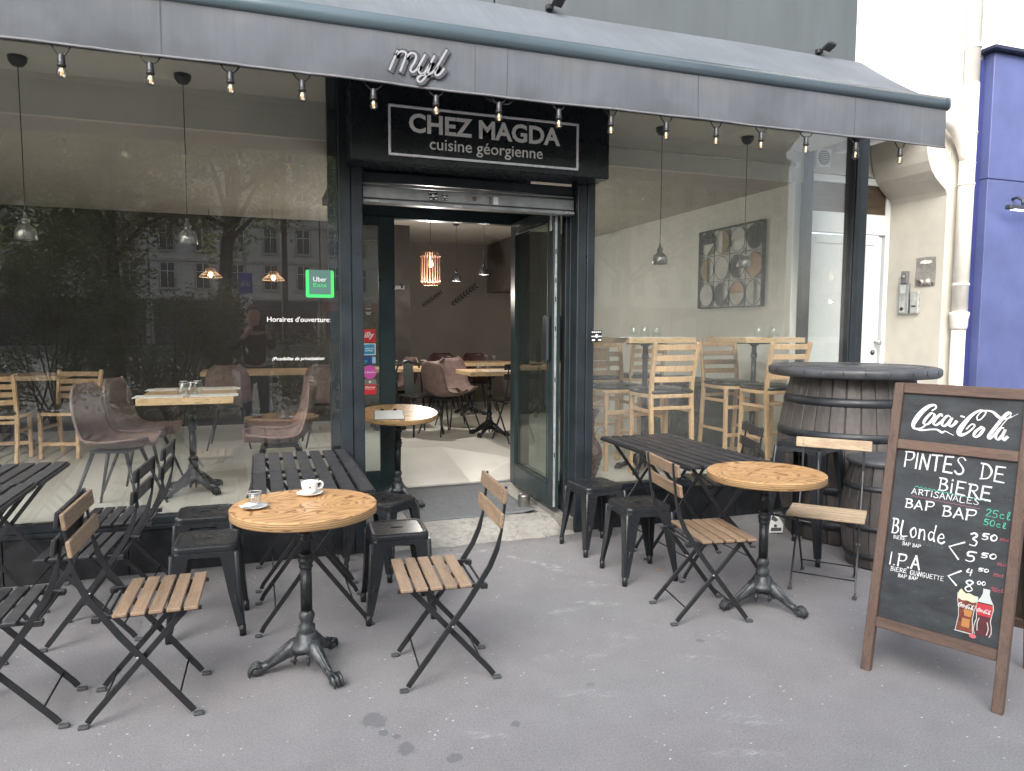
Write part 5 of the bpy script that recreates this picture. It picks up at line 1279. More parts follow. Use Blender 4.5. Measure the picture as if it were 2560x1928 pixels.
LINES = [('PINTES', .072, .928, .316, .924, .070, cw, .0072), ('DE', .372, .918, .462, .914, .065, cw, .0072), ('BiERE', .220, .846, .420, .832, .056, cw, .0068), ('ARTiSANALES', .120, .813, .380, .808, .025, cw, .0038),
 ('BAP', .099, .750, .212, .750, .038, cw, .0065), ('BAP', .247, .738, .374, .740, .042, cw, .0065), ('25cl', .408, .768, .492, .767, .030, cg, .0036), ('50cl', .405, .732, .481, .730, .024, cg, .0036),
 ('BLonde', .056, .624, .272, .622, .068, cw, .0066), ('BiERE', .067, .602, .117, .604, .015, cw, .0023), ('GUINGUETTE', .131, .596, .271, .600, .019, cd, .0026), ('BAP BAP', .107, .581, .181, .583, .014, cw, .0024),
 ('3', .361, .634, .392, .636, .053, cw, .0072), ('50', .405, .670, .458, .674, .024, cw, .0062), ('25cl', .468, .678, .496, .680, .009, cr_, .0022), ('5', .354, .570, .391, .572, .040, cw, .0068), ('50', .409, .596, .463, .600, .019, cw, .0056), ('50cl', .467, .577, .499, .579, .010, cr_, .0022),
 ('I.P.A', .061, .486, .187, .488, .055, cw, .0068), ('BiERE', .071, .459, .137, .463, .018, cw, .0027), ('GUiNGUETTE', .151, .460, .283, .465, .019, cw, .0027), ('BAP BAP', .105, .438, .183, .443, .014, cw, .0026),
 ('4', .362, .513, .387, .514, .028, cw, .0056), ('50', .404, .538, .442, .541, .012, cw, .0044), ('25cl', .458, .531, .491, .533, .011, cr_, .0024), ('8', .362, .444, .395, .447, .044, cw, .0060), ('00', .405, .484, .435, .486, .014, cw, .0036), ('50cl', .457, .470, .496, .472, .014, cr_, .0026)]
for i, (s_, u0, v0, u1, v1, h, m_, w_) in enumerate(LINES):
    b = MB(); hand(b, s_, u0, v0, u1, v1, h, m_, w_, i); b.build('handwriting', bp_)
b = MB(); b.ribbon([(.344, .644), (.289, .614), (.328, .569)], .0066, cw, fC, smooth_n=1, t=.0006); b.build('handwriting', bp_)
b = MB(); b.ribbon([(.343, .523), (.298, .491), (.331, .460)], .0066, cw, fC, smooth_n=1, t=.0006); b.build('handwriting', bp_)
b = MB(); b.ribbon([(.13 + k * .0085, .847 - k * .0005 + (.003 if k % 2 else -.003)) for k in range(35)], .0022, cg, fC, t=.0005, d0=.0003); b.build('wavy_line', bp_)
b = MB(); b.ribbon([(.121 + k * .0098, .803 - k * .00033 + (.002 if k % 2 else -.002)) for k in range(28)], .0020, cpk, fC, t=.0005, d0=.0003); b.build('wavy_line', bp_)
# printed glass and bottle
def silh(prof, m, d0, f=fC, u0=0.0, t_=.0004):
    q = MB(); poly = [(u0 + x, v) for x, v in prof] + [(u0 - x, v) for x, v in reversed(prof)]
    q.prism(poly, t_, m, lambda u, v, d: f(u, v, d0 + d)); return q
pale = flat('print_pale_glass', (0.55, 0.60, 0.58), .6); cola = mat('print_cola_brown', (0.16, 0.035, 0.018), .6, var=.6, scale=60); colad = flat('print_cola_dark', (0.09, 0.015, 0.02), .6); amb = flat('print_amber', (0.45, 0.20, 0.06), .6); redl = flat('print_label_red', (0.48, 0.03, 0.045), .6); foam = flat('print_foam', (0.62, 0.66, 0.45), .6)
gp = [(.030, .280), (.028, .30), (.024, .34), (.027, .375), (.034, .405), (.035, .43)]
silh([(.036, .276)] + [(x + .0025, v) for x, v in gp] + [(.037, .434)], pale, .0004, u0=.377).build('glass_print', bp_)
silh(gp[:-1] + [(.033, .418)], cola, .001, u0=.377).build('glass_print', bp_)
silh([(.015, .300), (.014, .335)], amb, .0016, u0=.380).build('glass_print', bp_); silh([(.012, .345), (.016, .372)], amb, .0016, u0=.384).build('glass_print', bp_)
q = MB(); q.prism([(.343, .412), (.344, .44), (.352, .452), (.36, .443), (.37, .436), (.382, .440), (.395, .436), (.408, .428), (.411, .41), (.395, .404), (.378, .409), (.36, .405)], .0004, foam, lambda u, v, d: fC(u, v, d + .0016)); q.build('glass_print', bp_)
bp2 = [(.024, .283), (.030, .30), (.028, .325), (.023, .345), (.025, .37), (.029, .395), (.026, .415), (.015, .435), (.009, .452), (.009, .472)]
silh([(x + .003, v) for x, v in bp2], pale, .0004, u0=.441).build('bottle_print', bp_)
silh(bp2[:7], colad, .001, u0=.441).build('bottle_print', bp_)
silh([(.0245, .362), (.0275, .38), (.029, .395), (.027, .410)], redl, .0016, u0=.441).build('bottle_print', bp_)
q = MB(); q.ribbon([(.423, .30), (.421, .33), (.426, .35)], .003, pale, fC, d0=.0016, t=.0004); q.ribbon([(.457, .29), (.461, .315), (.455, .34)], .003, pale, fC, d0=.0016, t=.0004); q.build('bottle_print', bp_)
for cu_, cv_, ww in ((.377, .385, .060), (.441, .382, .050)):
    k_ = ww / .39
    q = MB(); script_logo(q, mwh, lambda u, v, d, cu_=cu_, cv_=cv_, k_=k_: fC(cu_ + (u - .287) * k_, cv_ + (v - 1.15) * k_ * 1.1, d + .0022)); q.build('logo_print', bp_)
q = MB(); q.prism([(.410 + .013 * math.cos(k * .5236), .272 + .009 * math.sin(k * .5236)) for k in range(12)], .0004, flat('print_cap_red', (0.6, 0.12, 0.15), .6), lambda u, v, d: fC(u, v, d + .0016)); q.build('cap_print', bp_)

# ------------------------------------------------------------------ mat, litter
dm = thing('doormat', 'grey rubber doormat lying on the ramp with one curled corner', 'mat')
b = MB(); vs = []; NX, NY = 40, 14
for i in range(NX + 1):
    for k in range(NY + 1):
        x0 = 1.02 + (1.93 - 1.02) * i / NX; q = k / NY
        y = 5.16 + q * .84; x = x0 + .03 * (1 - q) * (x0 - 1) + .06 * (1 - q) * (i / NX) ** 4
        zr = .0815 + (y - 5.06) * .0147 if y < 5.4 else .0865 + (y - 5.4) * .1
        z = zr + .006 + .035 * max(0, (i / NX - .78) / .22) ** 2 * max(0, 1 - q * 3.5) + .0015 * math.sin(i * .8)
        y += -.03 * max(0, (i / NX - .8) / .2) * (1 - q)
        vs.append((x, y, z))
W = NY + 1; fs = [(i * W + k, i * W + k + 1, (i + 1) * W + k + 1, (i + 1) * W + k) for i in range(NX) for k in range(NY)]; n0 = len(vs)
b.add(vs + [(x, y, z - .005) for x, y, z in vs], fs + [tuple(n0 + i for i in f) for f in fs], M['mat'], True); 
edge = [i * W for i in range(NX + 1)] + [NX * W + k for k in range(1, W)] + [i * W + NY for i in range(NX - 1, -1, -1)] + [k for k in range(NY - 1, 0, -1)]
b.f += [[edge[i], edge[(i + 1) % len(edge)], n0 + edge[(i + 1) % len(edge)], n0 + edge[i]] for i in range(len(edge))]; b.m += [0] * len(edge); b.sm += [False] * len(edge)
b.build('mat_sheet', dm)
for i, (x, y, a, l) in enumerate(((2.345, 3.865, .3, .028), (.909, 3.215, 1.2, .02))):
    t_ = thing('cigarette_butt', ('orange cigarette butt on the pavement in front of the two right stools', 'small pale cigarette butt on the pavement beside the middle folding chair')[i], 'cigarette butt', (x, y, .005), a)
    b = MB(); b.tube([(-l / 2, 0, 0), (l / 4, 0, 0)], .004, flat('filter_orange', (0.55, 0.27, 0.10)), 8); b.build('filter', t_); b = MB(); b.tube([(l / 4, 0, 0), (l / 2, 0, 0)], .0038, M['paper'], 8); b.build('paper_end', t_)
rg = random.Random(17); b = MB()
for k in range(170):
    x = rg.choice([rg.uniform(.5, 2.6), rg.uniform(-1.2, 3.5)]); y = 4.78 - abs(rg.gauss(0, .10 if k % 3 else .5)); r_ = rg.uniform(.0016, .0045)
    if .62 < x < 2.2 and y > 4.70: y -= .10
    pts_ = [Vector((x + r_ * rg.uniform(.6, 1.3) * math.cos(a), y + r_ * rg.uniform(.6, 1.3) * math.sin(a), 0)) for a in (0, 1.05, 2.1, 3.14, 4.2, 5.2)]
    b.rings([[p for p in pts_], [Vector((x + (p.x - x) * .6, y + (p.y - y) * .6, r_ * .9)) for p in pts_]], M['step'] if k % 4 else M['bark'], False)
b.build('grit', kind='stuff', label='fine grit and crumbs on the pavement along the foot of the shopfront')
pp = thing('poster_scrap', 'torn black and white sticker sheet leaning at the foot of the big barrel', 'paper scrap', (3.585, 4.28, .0), R(-35))
b = MB(); f_ = lambda u, v, d: (u, .02 + v * .35 - d, .006 + v * .93)
b.prism([(-.045, 0), (.05, .01), (.055, .07), (.02, .13), (-.03, .17), (-.06, .16), (-.04, .09)], .0015, M['paper'], f_); b.build('sheet', pp)
b = MB(); 
for pl_ in ([(-.035, .012), (.04, .02), (.043, .045), (-.03, .04)], [(-.03, .10), (.0, .085), (.02, .10), (-.02, .14)], [(-.05, .13), (-.035, .12), (-.03, .15), (-.05, .155)]): b.prism(pl_, .0006, M['black'], lambda u, v, d: f_(u, v, d + .0017))
b.prism([(.012 * math.cos(k * .628), .055 + .012 * math.sin(k * .628)) for k in range(10)], .0006, M['black'], lambda u, v, d: f_(u, v, d + .0017)); b.build('print', pp)

# ================================================================== INSIDE THE ROOM
def shell_chair(label, loc, rz, lm, grp='brown upholstered shell chairs'):
    """moulded upholstered shell on four splayed black legs, faces local +X"""
    t = thing('shell_chair', label, 'chair', loc, rz, grp)
    prof = [(-.265, .845, .105), (-.262, .80, .165), (-.252, .72, .198), (-.238, .64, .205), (-.222, .57, .205), (-.20, .51, .212), (-.165, .465, .222), (-.11, .440, .228), (-.03, .432, .228), (.06, .436, .222), (.14, .445, .20), (.19, .448, .165), (.215, .446, .10)]
    nv = 12; A = []; N = len(prof)
    def pt(i, v, off):
        x, z, w = prof[i]; x0, z0, _ = prof[max(i - 1, 0)]; x1, z1, _ = prof[min(i + 1, N - 1)]
        tx, tz = x1 - x0, z1 - z0; L = math.hypot(tx, tz); nx_, nz_ = -tz / L, tx / L       # normal to the sitter's side
        if nx_ < 0 and nz_ < 0: nx_, nz_ = -nx_, -nz_
        cup = .055 * abs(v) ** 2.2
        return Vector((x + nx_ * (cup + off), v * w, z + nz_ * (cup + off)))
    b = MB(); vs = []
    for off in (.012, -.012):
        for i in range(N):
            for k in range(nv + 1): vs.append(pt(i, -1 + 2 * k / nv, off * (1 - .35 * abs(-1 + 2 * k / nv) ** 4)))
    W = nv + 1; q = N * W; fs = []
    for i in range(N - 1):
        for k in range(nv):
            fs.append((i * W + k, i * W + k + 1, (i + 1) * W + k + 1, (i + 1) * W + k)); fs.append((q + i * W + k, q + (i + 1) * W + k, q + (i + 1) * W + k + 1, q + i * W + k + 1))
    ed = [k for k in range(W)] + [i * W + nv for i in range(1, N)] + [(N - 1) * W + k for k in range(nv - 1, -1, -1)] + [i * W for i in range(N - 2, 0, -1)]
    for i in range(len(ed)): a_, c_ = ed[i], ed[(i + 1) % len(ed)]; fs.append((a_, c_, q + c_, q + a_))
    b.add(vs, fs, lm, True); sh = b.build('seat_shell', t)
    b = MB(); b.tube([pt(i, -1, 0) for i in range(N)], .0095, lm, 7); b.tube([pt(i, 1, 0) for i in range(N)], .0095, lm, 7); b.build('piped_edge', sh)
    b = MB(); b.box((-.02, 0, .412), (.24, .24, .018), M['black']); b.build('under_frame', t, bevel=.004)
    for sx in (-1, 1):
        for sy in (-1, 1):
            b = MB(); b.tube([(-.02 + sx * .10, sy * .10, .42), (-.02 + sx * .225, sy * .205, .0)], [.013, .008], M['black'], 9); b.build('leg', t)
    return t
S1 = shell_chair('brown shell chair inside the left window, nearest on the left of the glass-topped place settings', (-.885, 5.30, FL), R(-16), M['leather'])
dup(S1, (-.80, 5.83, FL), R(-15), 'brown shell chair inside the left window, second behind on the left of the laid table')
dup(S1, (.10, 5.20, FL), R(181), 'brown shell chair inside the left window beside the door post, facing left')
dup(S1, (.115, 5.72, FL), R(178), 'brown shell chair tucked right behind the one beside the door post')
dup(S1, (-.30, 7.85, FL), R(88), 'brown shell chair deeper in the room with its back to the left window')
dup(S1, (.62, 7.75, FL), R(92), 'brown shell chair deeper in the room under the window lettering, its back to us')
dup(S1, (2.02, 8.05, FL), R(25), 'brown shell chair seen through the doorway, left of the small dining table')
dup(S1, (2.30, 8.55, FL), R(-80), 'brown shell chair seen through the doorway behind the small dining table')
dup(S1, (1.62, 9.0, FL), R(200), 'brown shell chair in the dim back of the doorway view, left side')
SD = shell_chair('dark plum shell chair at the back wall seen through the doorway, left one', (2.55, 10.3, FL), R(-95), M['leatherdark'], 'dark shell chairs at the back wall')
dup(SD, (3.08, 10.25, FL), R(-85), 'dark plum shell chair at the back wall seen through the doorway, right one')

def place_setting(x, y, z, rz, n, where):
    t = thing('placemat', 'white placemat with cutlery ' + where, 'placemat', (x, y, z), rz, 'white placemats')
    b = MB(); b.bx(-.155, .155, -.10, .10, 0, .0025, M['paper']); b.build('mat_sheet', t)
    for dy in (-.03, .03): b = MB(); b.bx(-.10, .09, dy - .004, dy + .004, .003, .005, M['galv']); b.build('cutlery', t)
GLP = None
def tumbler(x, y, z, label):
    global GLP
    if GLP is None:
        t = thing('tumbler', label, 'glass', (x, y, z), 0, 'upturned drinking glasses')
        b = MB(); b.lathe([(.037, 0), (.0385, .003), (.029, .088), (.024, .093), (.001, .094)], M['cupglass'], 18); b.build('glass_body', t)
        b = MB(); b.tube([(.0375 * math.cos(a * .5236), .0375 * math.sin(a * .5236), .002) for a in range(12)], .0016, MATS['glass_rim'], 6, closed=True); b.tube([(.0275 * math.cos(a * .5236), .0275 * math.sin(a * .5236), .088) for a in range(12)], .0016, MATS['glass_rim'], 6, closed=True); b.build('glass_rim', t)
        GLP = t
    else: t = dup(GLP, (x, y, z), 0, label)
    return t

def dining_table(label, loc, w, d, H, grp='square ply dining tables', claws=4, rz=0):
    t = thing('dining_table', label, 'table', loc, rz, grp)
    b = MB(); b.bx(-w / 2, w / 2, -d / 2, d / 2, H - .045, H - .0015, M['plypale']); b.build('top_edge', t, bevel=.002)
    b = MB(); b.bx(-w / 2 + .002, w / 2 - .002, -d / 2 + .002, d / 2 - .002, H - .0014, H, M['beech']); b.build('tabletop', t)
    table_base(t, H - .02, claws, rot=R(45), worn=False)
    return t
DT = dining_table('laid ply dining table just inside the left window', (-.48, 5.72, FL), .60, .94, .745)
z_ = FL + .7455
for i, (x, y) in enumerate(((-.655, 5.40), (-.305, 5.40), (-.655, 5.98), (-.305, 5.98))):
    place_setting(x, y, z_, 0, i, ('at the near left corner of the laid table', 'at the near right corner of the laid table', 'at the far left corner of the laid table', 'at the far right corner of the laid table')[i])
for i, (x, y) in enumerate(((-.50, 5.36), (-.455, 5.47), (-.43, 5.62), (-.52, 5.60))): tumbler(x, y, z_, 'upturned tumbler ' + ('nearest in the cluster on the laid window table', 'second from the near edge in the cluster on the window table', 'rear right one in the cluster on the window table', 'rear left one in the cluster on the window table')[i])
dt2 = dining_table('ply dining table deeper in the room behind the shell chairs', (.15, 8.5, FL), 1.5, .6, .745, claws=4)
dining_table('small ply dining table seen through the doorway', (2.45, 7.75, FL), .62, .62, .745)
for i, (x, y) in enumerate(((2.27, 7.56), (2.38, 7.58))): tumbler(x, y, z_, ('upturned tumbler left one on the table in the doorway view', 'upturned tumbler right one on the table in the doorway view')[i])
place_setting(2.5, 7.60, z_, 0, 5, 'on the small table in the doorway view')
dining_table('pale table at the back left of the doorway view', (1.45, 8.65, FL), 1.0, .55, .745)
for i, (x, y) in enumerate(((1.52, 8.5), (1.64, 8.52), (1.85, 8.5))): tumbler(x, y, z_, 'upturned tumbler on the pale back table, ' + ('leftmost', 'middle', 'rightmost')[i])
dining_table('ply table against the back wall in the doorway view', (2.8, 9.75, FL), 1.1, .6, .745)
for i, x in enumerate((2.45, 2.58, 2.98, 3.1)): tumbler(x, 9.6, z_, 'upturned tumbler on the back wall table, ' + ('leftmost', 'second from the left', 'second from the right', 'rightmost')[i])
dup(BK, (2.60, 7.32, FL), R(95), 'black slatted folding chair inside, seen through the doorway', 'black folding chairs')
# perforated metal chair in the doorway view
mc = thing('metal_chair', 'dark metal chair with round bar back seen through the doorway on the left', 'chair', (1.72, 8.12, FL), R(-70))
b = MB(); b.tube([(-.20, -.17, .45), (-.23, -.17, .70), (-.235, -.13, .80), (-.24, 0, .84), (-.235, .13, .80), (-.23, .17, .70), (-.20, .17, .45)], .012, M['stool'], 9); b.build('back_hoop', mc)
b = MB(); b.path([(-.205, 0, .45), (-.232, 0, .65), (-.24, 0, .835)], .13, .004, mat('grey_green_metal', (0.07, 0.085, 0.085), .4, .3), (0, 1, 0)); b.build('back_splat', mc)
b = MB(); b.box((0, 0, .44), (.36, .36, .022), M['stool']); b.build('seat', mc, bevel=.01)
for sx in (-1, 1):
    for sy in (-1, 1):
        b = MB(); b.tube([(sx * .15, sy * .15, .44), (sx * .20, sy * .20, 0)], [.016, .011], M['stool'], 8); b.build('leg', mc)

def ladder_chair(label, loc, rz, SH, BH, slats, grp):
    """beech ladder-back with black vinyl pad, faces local +X; SH seat height, BH back height"""
    t = thing('ladder_back_chair' if SH < .6 else 'bar_chair', label, 'chair', loc, rz, grp)
    m = M['beech']
    for s in (-1, 1):
        y = s * .185; b = MB()
        b.path([(-.235, y * 1.0, 0), (-.20, y, SH * .45), (-.178, y, SH - .05), (-.185, y, SH + .08), (-.215, y * 1.03, SH + (BH - SH) * .6), (-.25, y * 1.06, BH - .01), (-.2535, y * 1.06, BH)], [.030] * 6 + [.022], .036, m, (0, 1, 0)); b.build('back_post', t, bevel=.006, seg=2)
        b = MB(); b.bar((.175, s * .165, 0), (.165, s * .165, SH - .035), .032, .032, m); b.build('front_leg', t, bevel=.003)
        for z in ([SH * .62] if SH < .6 else [SH * .78, SH * .40]): b = MB(); b.bar((-.205, s * .18, z), (.17, s * .166, z), .016, .028, m); b.build('stretcher', t, bevel=.003)
    for z in ([SH * .30] if SH < .6 else [SH * .34, SH * .70]):
        b = MB(); b.bar((.17, -.165, z), (.17, .165, z), .018, .034, m, (1, 0, 0)); b.build('stretcher', t, bevel=.003)
    b = MB(); b.bar((-.20, -.18, SH * .82), (-.20, .18, SH * .82), .018, .028, m, (1, 0, 0)); b.build('stretcher', t, bevel=.003)
    b = MB(); pl_ = [(-.20, -.185), (-.20, .185), (0, .205), (.16, .195), (.195, .10), (.205, 0), (.195, -.10), (.16, -.195), (0, -.205)]
    b.prism(pl_, .03, m, lambda u, v, d: (u, v, SH - .05 + d)); b.build('seat_frame', t, bevel=.004)
    b = MB(); rings = []
    for k_, z in ((.96, SH - .019), (1.02, SH - .008), (1.02, SH + .006), (.97, SH + .018), (.80, SH + .026), (.4, SH + .029)): rings.append([Vector((u * k_, v * k_, z)) for u, v in pl_])
    b.rings(rings, M['vinyl'], True); b.build('seat_pad', t)
    z0 = SH + .10; zs = [z0 + (BH - .04 - z0) * k / (slats - 1) for k in range(slats)]
    for z in zs:
        q_ = (z - SH) / (BH - SH); xx = -.186 - .058 * q_ ** 1.3; b = MB()
        b.path([(xx + .004 - .028 * (1 - (v / .175) ** 2), v, z) for v in [-.178 + .0445 * k for k in range(9)]], .046, .016, m, (0, 0, 1)); b.build('back_slat', t, bevel=.003)
    return t
BC = ladder_chair('beech bar chair just inside the right window, back towards the street, left one', (3.105, 5.16, FL), R(90), .72, 1.115, 4, 'beech bar chairs')
dup(BC, (2.94, 5.66, FL), R(-88), 'beech bar chair behind the left high table, facing the street')
dup(BC, (4.215, 5.17, FL), R(91), 'beech bar chair back towards the street beside the big barrel')
dup(BC, (4.20, 5.70, FL), R(-92), 'beech bar chair behind the right high table, facing the street')
dup(BC, (3.35, 6.75, FL), R(-90), 'beech bar chair further back in the right room, left one')
dup(BC, (3.85, 6.85, FL), R(90), 'beech bar chair further back in the right room, right one')
HT = dining_table('high ply table inside the right window, left one', (3.09, 5.38, FL), .62, .58, 1.15, 'high ply tables')
dup(HT, (4.20, 5.38, FL), 0, 'high ply table inside the right window, right one')
z2 = FL + 1.1505
for i, (x, y) in enumerate(((2.93, 5.3), (3.0, 5.24), (3.12, 5.25), (4.14, 5.25), (4.30, 5.25))): tumbler(x, y, z2, 'upturned tumbler on the ' + ('left high table, leftmost', 'left high table, middle', 'left high table, rightmost', 'right high table, left one', 'right high table, right one')[i])
for i, (x, y) in enumerate(((3.22, 5.3), (4.12, 5.33), (4.32, 5.33), (2.86, 5.22))): place_setting(x, y, z2, 0, i, ('on the left high table, right side', 'on the right high table, left side', 'on the right high table, right side', 'on the left high table, left end')[i])
LC = ladder_chair('beech ladder back chair at the left edge, back towards the street', (-2.22, 7.62, FL), R(86), .45, .80, 4, 'beech dining chairs')
dup(LC, (-1.72, 7.75, FL), R(-105), 'beech ladder back chair behind the one at the left edge, facing the street')
dining_table('pale ply table far left inside, between the beech chairs', (-2.30, 8.3, FL), .9, .6, .745)
# vase
vz = thing('wicker_vase', 'tall red brown wicker vase inside the right window by the pilaster', 'vase', (2.475, 5.2, FL))
b = MB(); vp = [(.05, 0), (.06, .01), (.085, .08), (.112, .17), (.118, .22), (.105, .28), (.072, .33), (.052, .37), (.047, .43), (.055, .50), (.085, .555), (.095, .57), (.088, .572), (.05, .52)]
dense = []
for i in range(len(vp) - 1):
    for k in range(5): q_ = k / 5; dense.append((vp[i][0] * (1 - q_) + vp[i + 1][0] * q_ + (.003 if k % 2 else -.002), vp[i][1] * (1 - q_) + vp[i + 1][1] * q_))
b.lathe(dense, M['wicker'], 48, flute=24, fl=.002); b.build('vase_body', vz)
b = MB(); b.tube([(.05 + .0, -.01, .36), (.09, -.01, .42), (.135, -.01, .43), (.15, -.01, .39), (.13, -.01, .375), (.12, -.01, .395)], .004, M['zinc'], 7); b.tube([(.10, -.01, .30), (.125, -.01, .30), (.15, -.01, .315), (.165, -.01, .345), (.14, -.01, .36)], .004, M['zinc'], 7); b.build('handle', vz)

# wall art on the right side wall
wa = thing('wall_art', 'square metal wall piece of twelve framed discs in black, white and copper', 'wall art')
AX, AY0, AY1, AZ0, AZ1 = 4.735, 5.935, 7.015, 1.755, 2.595
b = MB()
for y in (AY0, AY1): b.bx(AX - .045, AX, y - .006, y + .006, AZ0, AZ1, M['black'])
for z in (AZ0, AZ1): b.bx(AX - .045, AX, AY0, AY1, z - .006, z + .006, M['black'])
b.build('frame', wa)
for k in range(1, 4): y = AY0 + (AY1 - AY0) * k / 4; b = MB(); b.bx(AX - .03, AX - .024, y - .003, y + .003, AZ0, AZ1, M['black']); b.build('grid_bar', wa)
for k in range(1, 3): z = AZ0 + (AZ1 - AZ0) * k / 3; b = MB(); b.bx(AX - .03, AX - .024, AY0, AY1, z - .003, z + .003, M['black']); b.build('grid_bar', wa)
cpr = mat('copper_disc', (0.30, 0.19, 0.11), .4, .4, var=.1); gd = mat('brass_disc', (0.33, 0.24, 0.11), .4, .4, var=.1); wd = mat('pale_disc', (0.62, 0.61, 0.58), .6, var=.04); bd = mat('charcoal_disc', (0.035, 0.038, 0.042), .6, var=.1)
def seg(cy, cz, r, m, a0, a1):
    q = MB(); n = 20; pts_ = [(cy + r * math.cos(R(a0 + (a1 - a0) * k / n)), cz + r * math.sin(R(a0 + (a1 - a0) * k / n))) for k in range(n + 1)]
    if a1 - a0 == 360: pts_ = pts_[:-1]
    q.prism(pts_, .004, m, lambda u, v, d: (AX - .022 - d, u, v)); q.build('disc', wa)
cw_, ch_ = (AY1 - AY0) / 4, (AZ1 - AZ0) / 3
lay = {(3, 2): [(bd, 0, 180), (bd, 180, 270)], (2, 2): [(gd, 90, 270)], (1, 2): [(wd, 0, 180)], (0, 2): [(bd, 0, 360)], (3, 1): [(gd, -90, 90)], (2, 1): [(wd, 180, 360)], (1, 1): [(bd, -90, 90)], (0, 1): [(cpr, 0, 360)], (3, 0): [(wd, 0, 360)], (2, 0): [(bd, -90, 90), (bd, 180, 270)], (1, 0): [(cpr, 0, 180), (wd, 180, 360)], (0, 0): [(wd, -90, 90)]}
for (c_, r_), segs in lay.items():
    cy, cz = AY0 + cw_ * (c_ + .5), AZ0 + ch_ * (r_ + .5)
    b = MB(); b.tube([(AX - .028, cy + .125 * math.cos(k * math.pi / 16), cz + .125 * math.sin(k * math.pi / 16)) for k in range(32)], .003, M['iron'], 6, closed=True); b.build('ring', wa)
    for m_, a0, a1 in segs: seg(cy, cz, .122, m_, a0, a1)

# pendants
def lamp_light(par, z, watt):
    l_ = bpy.data.lights.new('lamp_light', 'POINT'); l_.energy = watt; l_.color = (1.0, 0.94, 0.86); l_.shadow_soft_size = 0.012
    o = bpy.data.objects.new('lamp_light', l_); COL.objects.link(o); o.parent = par; o.location = (0, 0, z)
def pendant(label, x, y, zs, ztop, lit=False, m=None, grp='small metal bell pendants'):
    m = m or M['zinc']; t = thing('pendant_lamp', label, 'lamp', (x, y, zs), 0, grp)
    b = MB(); b.tube([(0, 0, .16), (.002, .002, (ztop - zs) * .5), (0, 0, ztop - zs - .03)], .0028, M['black'], 6); b.build('cord', t)
    b = MB(); b.lathe([(.008, ztop - zs - .062), (.03, ztop - zs - .055), (.048, ztop - zs - .03), (.052, ztop - zs - .001)], M['black'], 18); b.build('ceiling_cap', t)
    b = MB(); b.lathe([(.060, 0), (.062, .003), (.058, .045), (.050, .068), (.030, .086), (.022, .09), (.022, .115), (.026, .118), (.018, .128), (.011, .132), (.009, .165)], m, 24, caps=False); b.lathe([(.056, .002), (.054, .045), (.045, .065), (.02, .08)], m, 24, caps=False); b.build('shade', t)
    b = MB(); b.lathe([(.006, .07), (.022, .05), (.026, .035), (.02, .02), (.003, .012)], M['warmglow'] if lit else M['cup'], 14); b.build('lamp_bulb', t)
    if lit: lamp_light(t, -.004, 3)
    return t
pendant('zinc bell pendant inside the left window at the left edge', -1.325, 5.15, 2.045, 3.124)
pendant('zinc bell pendant inside the left window over the laid table', -.425, 5.15, 2.055, 3.124)
pendant('zinc bell pendant inside the right window, left one', 3.075, 5.15, 2.045, 3.124)
pendant('zinc bell pendant inside the right window in front of the wall art', 3.89, 5.15, 2.045, 3.124)
pendant('lit black bell pendant in the doorway view next to the cage lamp', 2.40, 9.0, 2.12, 2.88, True, M['black'], 'lit black bell pendants')
pendant('lit black bell pendant in the doorway view furthest right', 2.60, 8.45, 2.17, 2.88, True, M['black'], 'lit black bell pendants')
cg_ = thing('cage_lamp', 'lit wooden slat cage lamp hanging in the doorway view', 'lamp', (1.87, 8.15, 2.01))
b = MB(); b.tube([(0, 0, .40), (0, 0, .83)], .003, M['black'], 6); b.build('cord', cg_); b = MB(); b.lathe([(.01, .79), (.045, .82), (.05, .868)], M['black'], 16); b.build('ceiling_cap', cg_)
for k in range(22):
    a = 2 * math.pi * k / 22; ca, sa = math.cos(a), math.sin(a); b = MB()
    b.path([(ca * .085, sa * .085, .0), (ca * .112, sa * .112, .035), (ca * .115, sa * .115, .18), (ca * .112, sa * .112, .33), (ca * .075, sa * .075, .385)], .012, .003, mat('brown_cage_wood', (0.20, 0.10, 0.06), .6), (-sa, ca, 0)); b.build('cage_slat', cg_)
for z in (.045, .325): b = MB(); b.tube([(.117 * math.cos(k * .2618), .117 * math.sin(k * .2618), z) for k in range(24)], .004, M['beech'], 6, closed=True); b.build('cage_hoop', cg_)
b = MB(); b.lathe([(.004, .20), (.024, .215), (.030, .24), (.024, .27), (.014, .29), (.012, .33)], M['warm'], 16); b.build('lamp_bulb', cg_)
lamp_light(cg_, -.10, 22)
def wick(label, x, y, z):
    t = thing('wicker_lamp', label, 'lamp', (x, y, z), 0, 'wicker dome lamps'); 
    b = MB(); b.tube([(0, 0, .10), (0, 0, 2.88 - z)], .003, M['black'], 6); b.build('cord', t)
    for k in range(16):
        a = 2 * math.pi * k / 16; b = MB(); b.tube([(math.cos(a) * r_, math.sin(a) * r_, zz) for r_, zz in ((.02, .105), (.05, .095), (.06, .06), (.10, .03), (.125, .0))], .0022, M['beech'], 5); b.build('rib', t)
    for r_, zz in ((.125, 0), (.10, .03), (.06, .06)): b = MB(); b.tube([(r_ * math.cos(k * .3927), r_ * math.sin(k * .3927), zz) for k in range(16)], .0025, M['beech'], 5, closed=True); b.build('hoop', t)
    b = MB(); b.lathe([(.004, -.005), (.024, .012), (.028, .03), (.02, .05), (.01, .06)], M['warmglow'], 14); b.build('lamp_bulb', t); lamp_light(t, -.03, 1.0)
wick('wicker dome lamp glowing behind the left window under the street reflections', .17, 8.9, 2.07)
wick('wicker dome lamp glowing deeper behind the left window, left one', -.52, 9.1, 2.10)
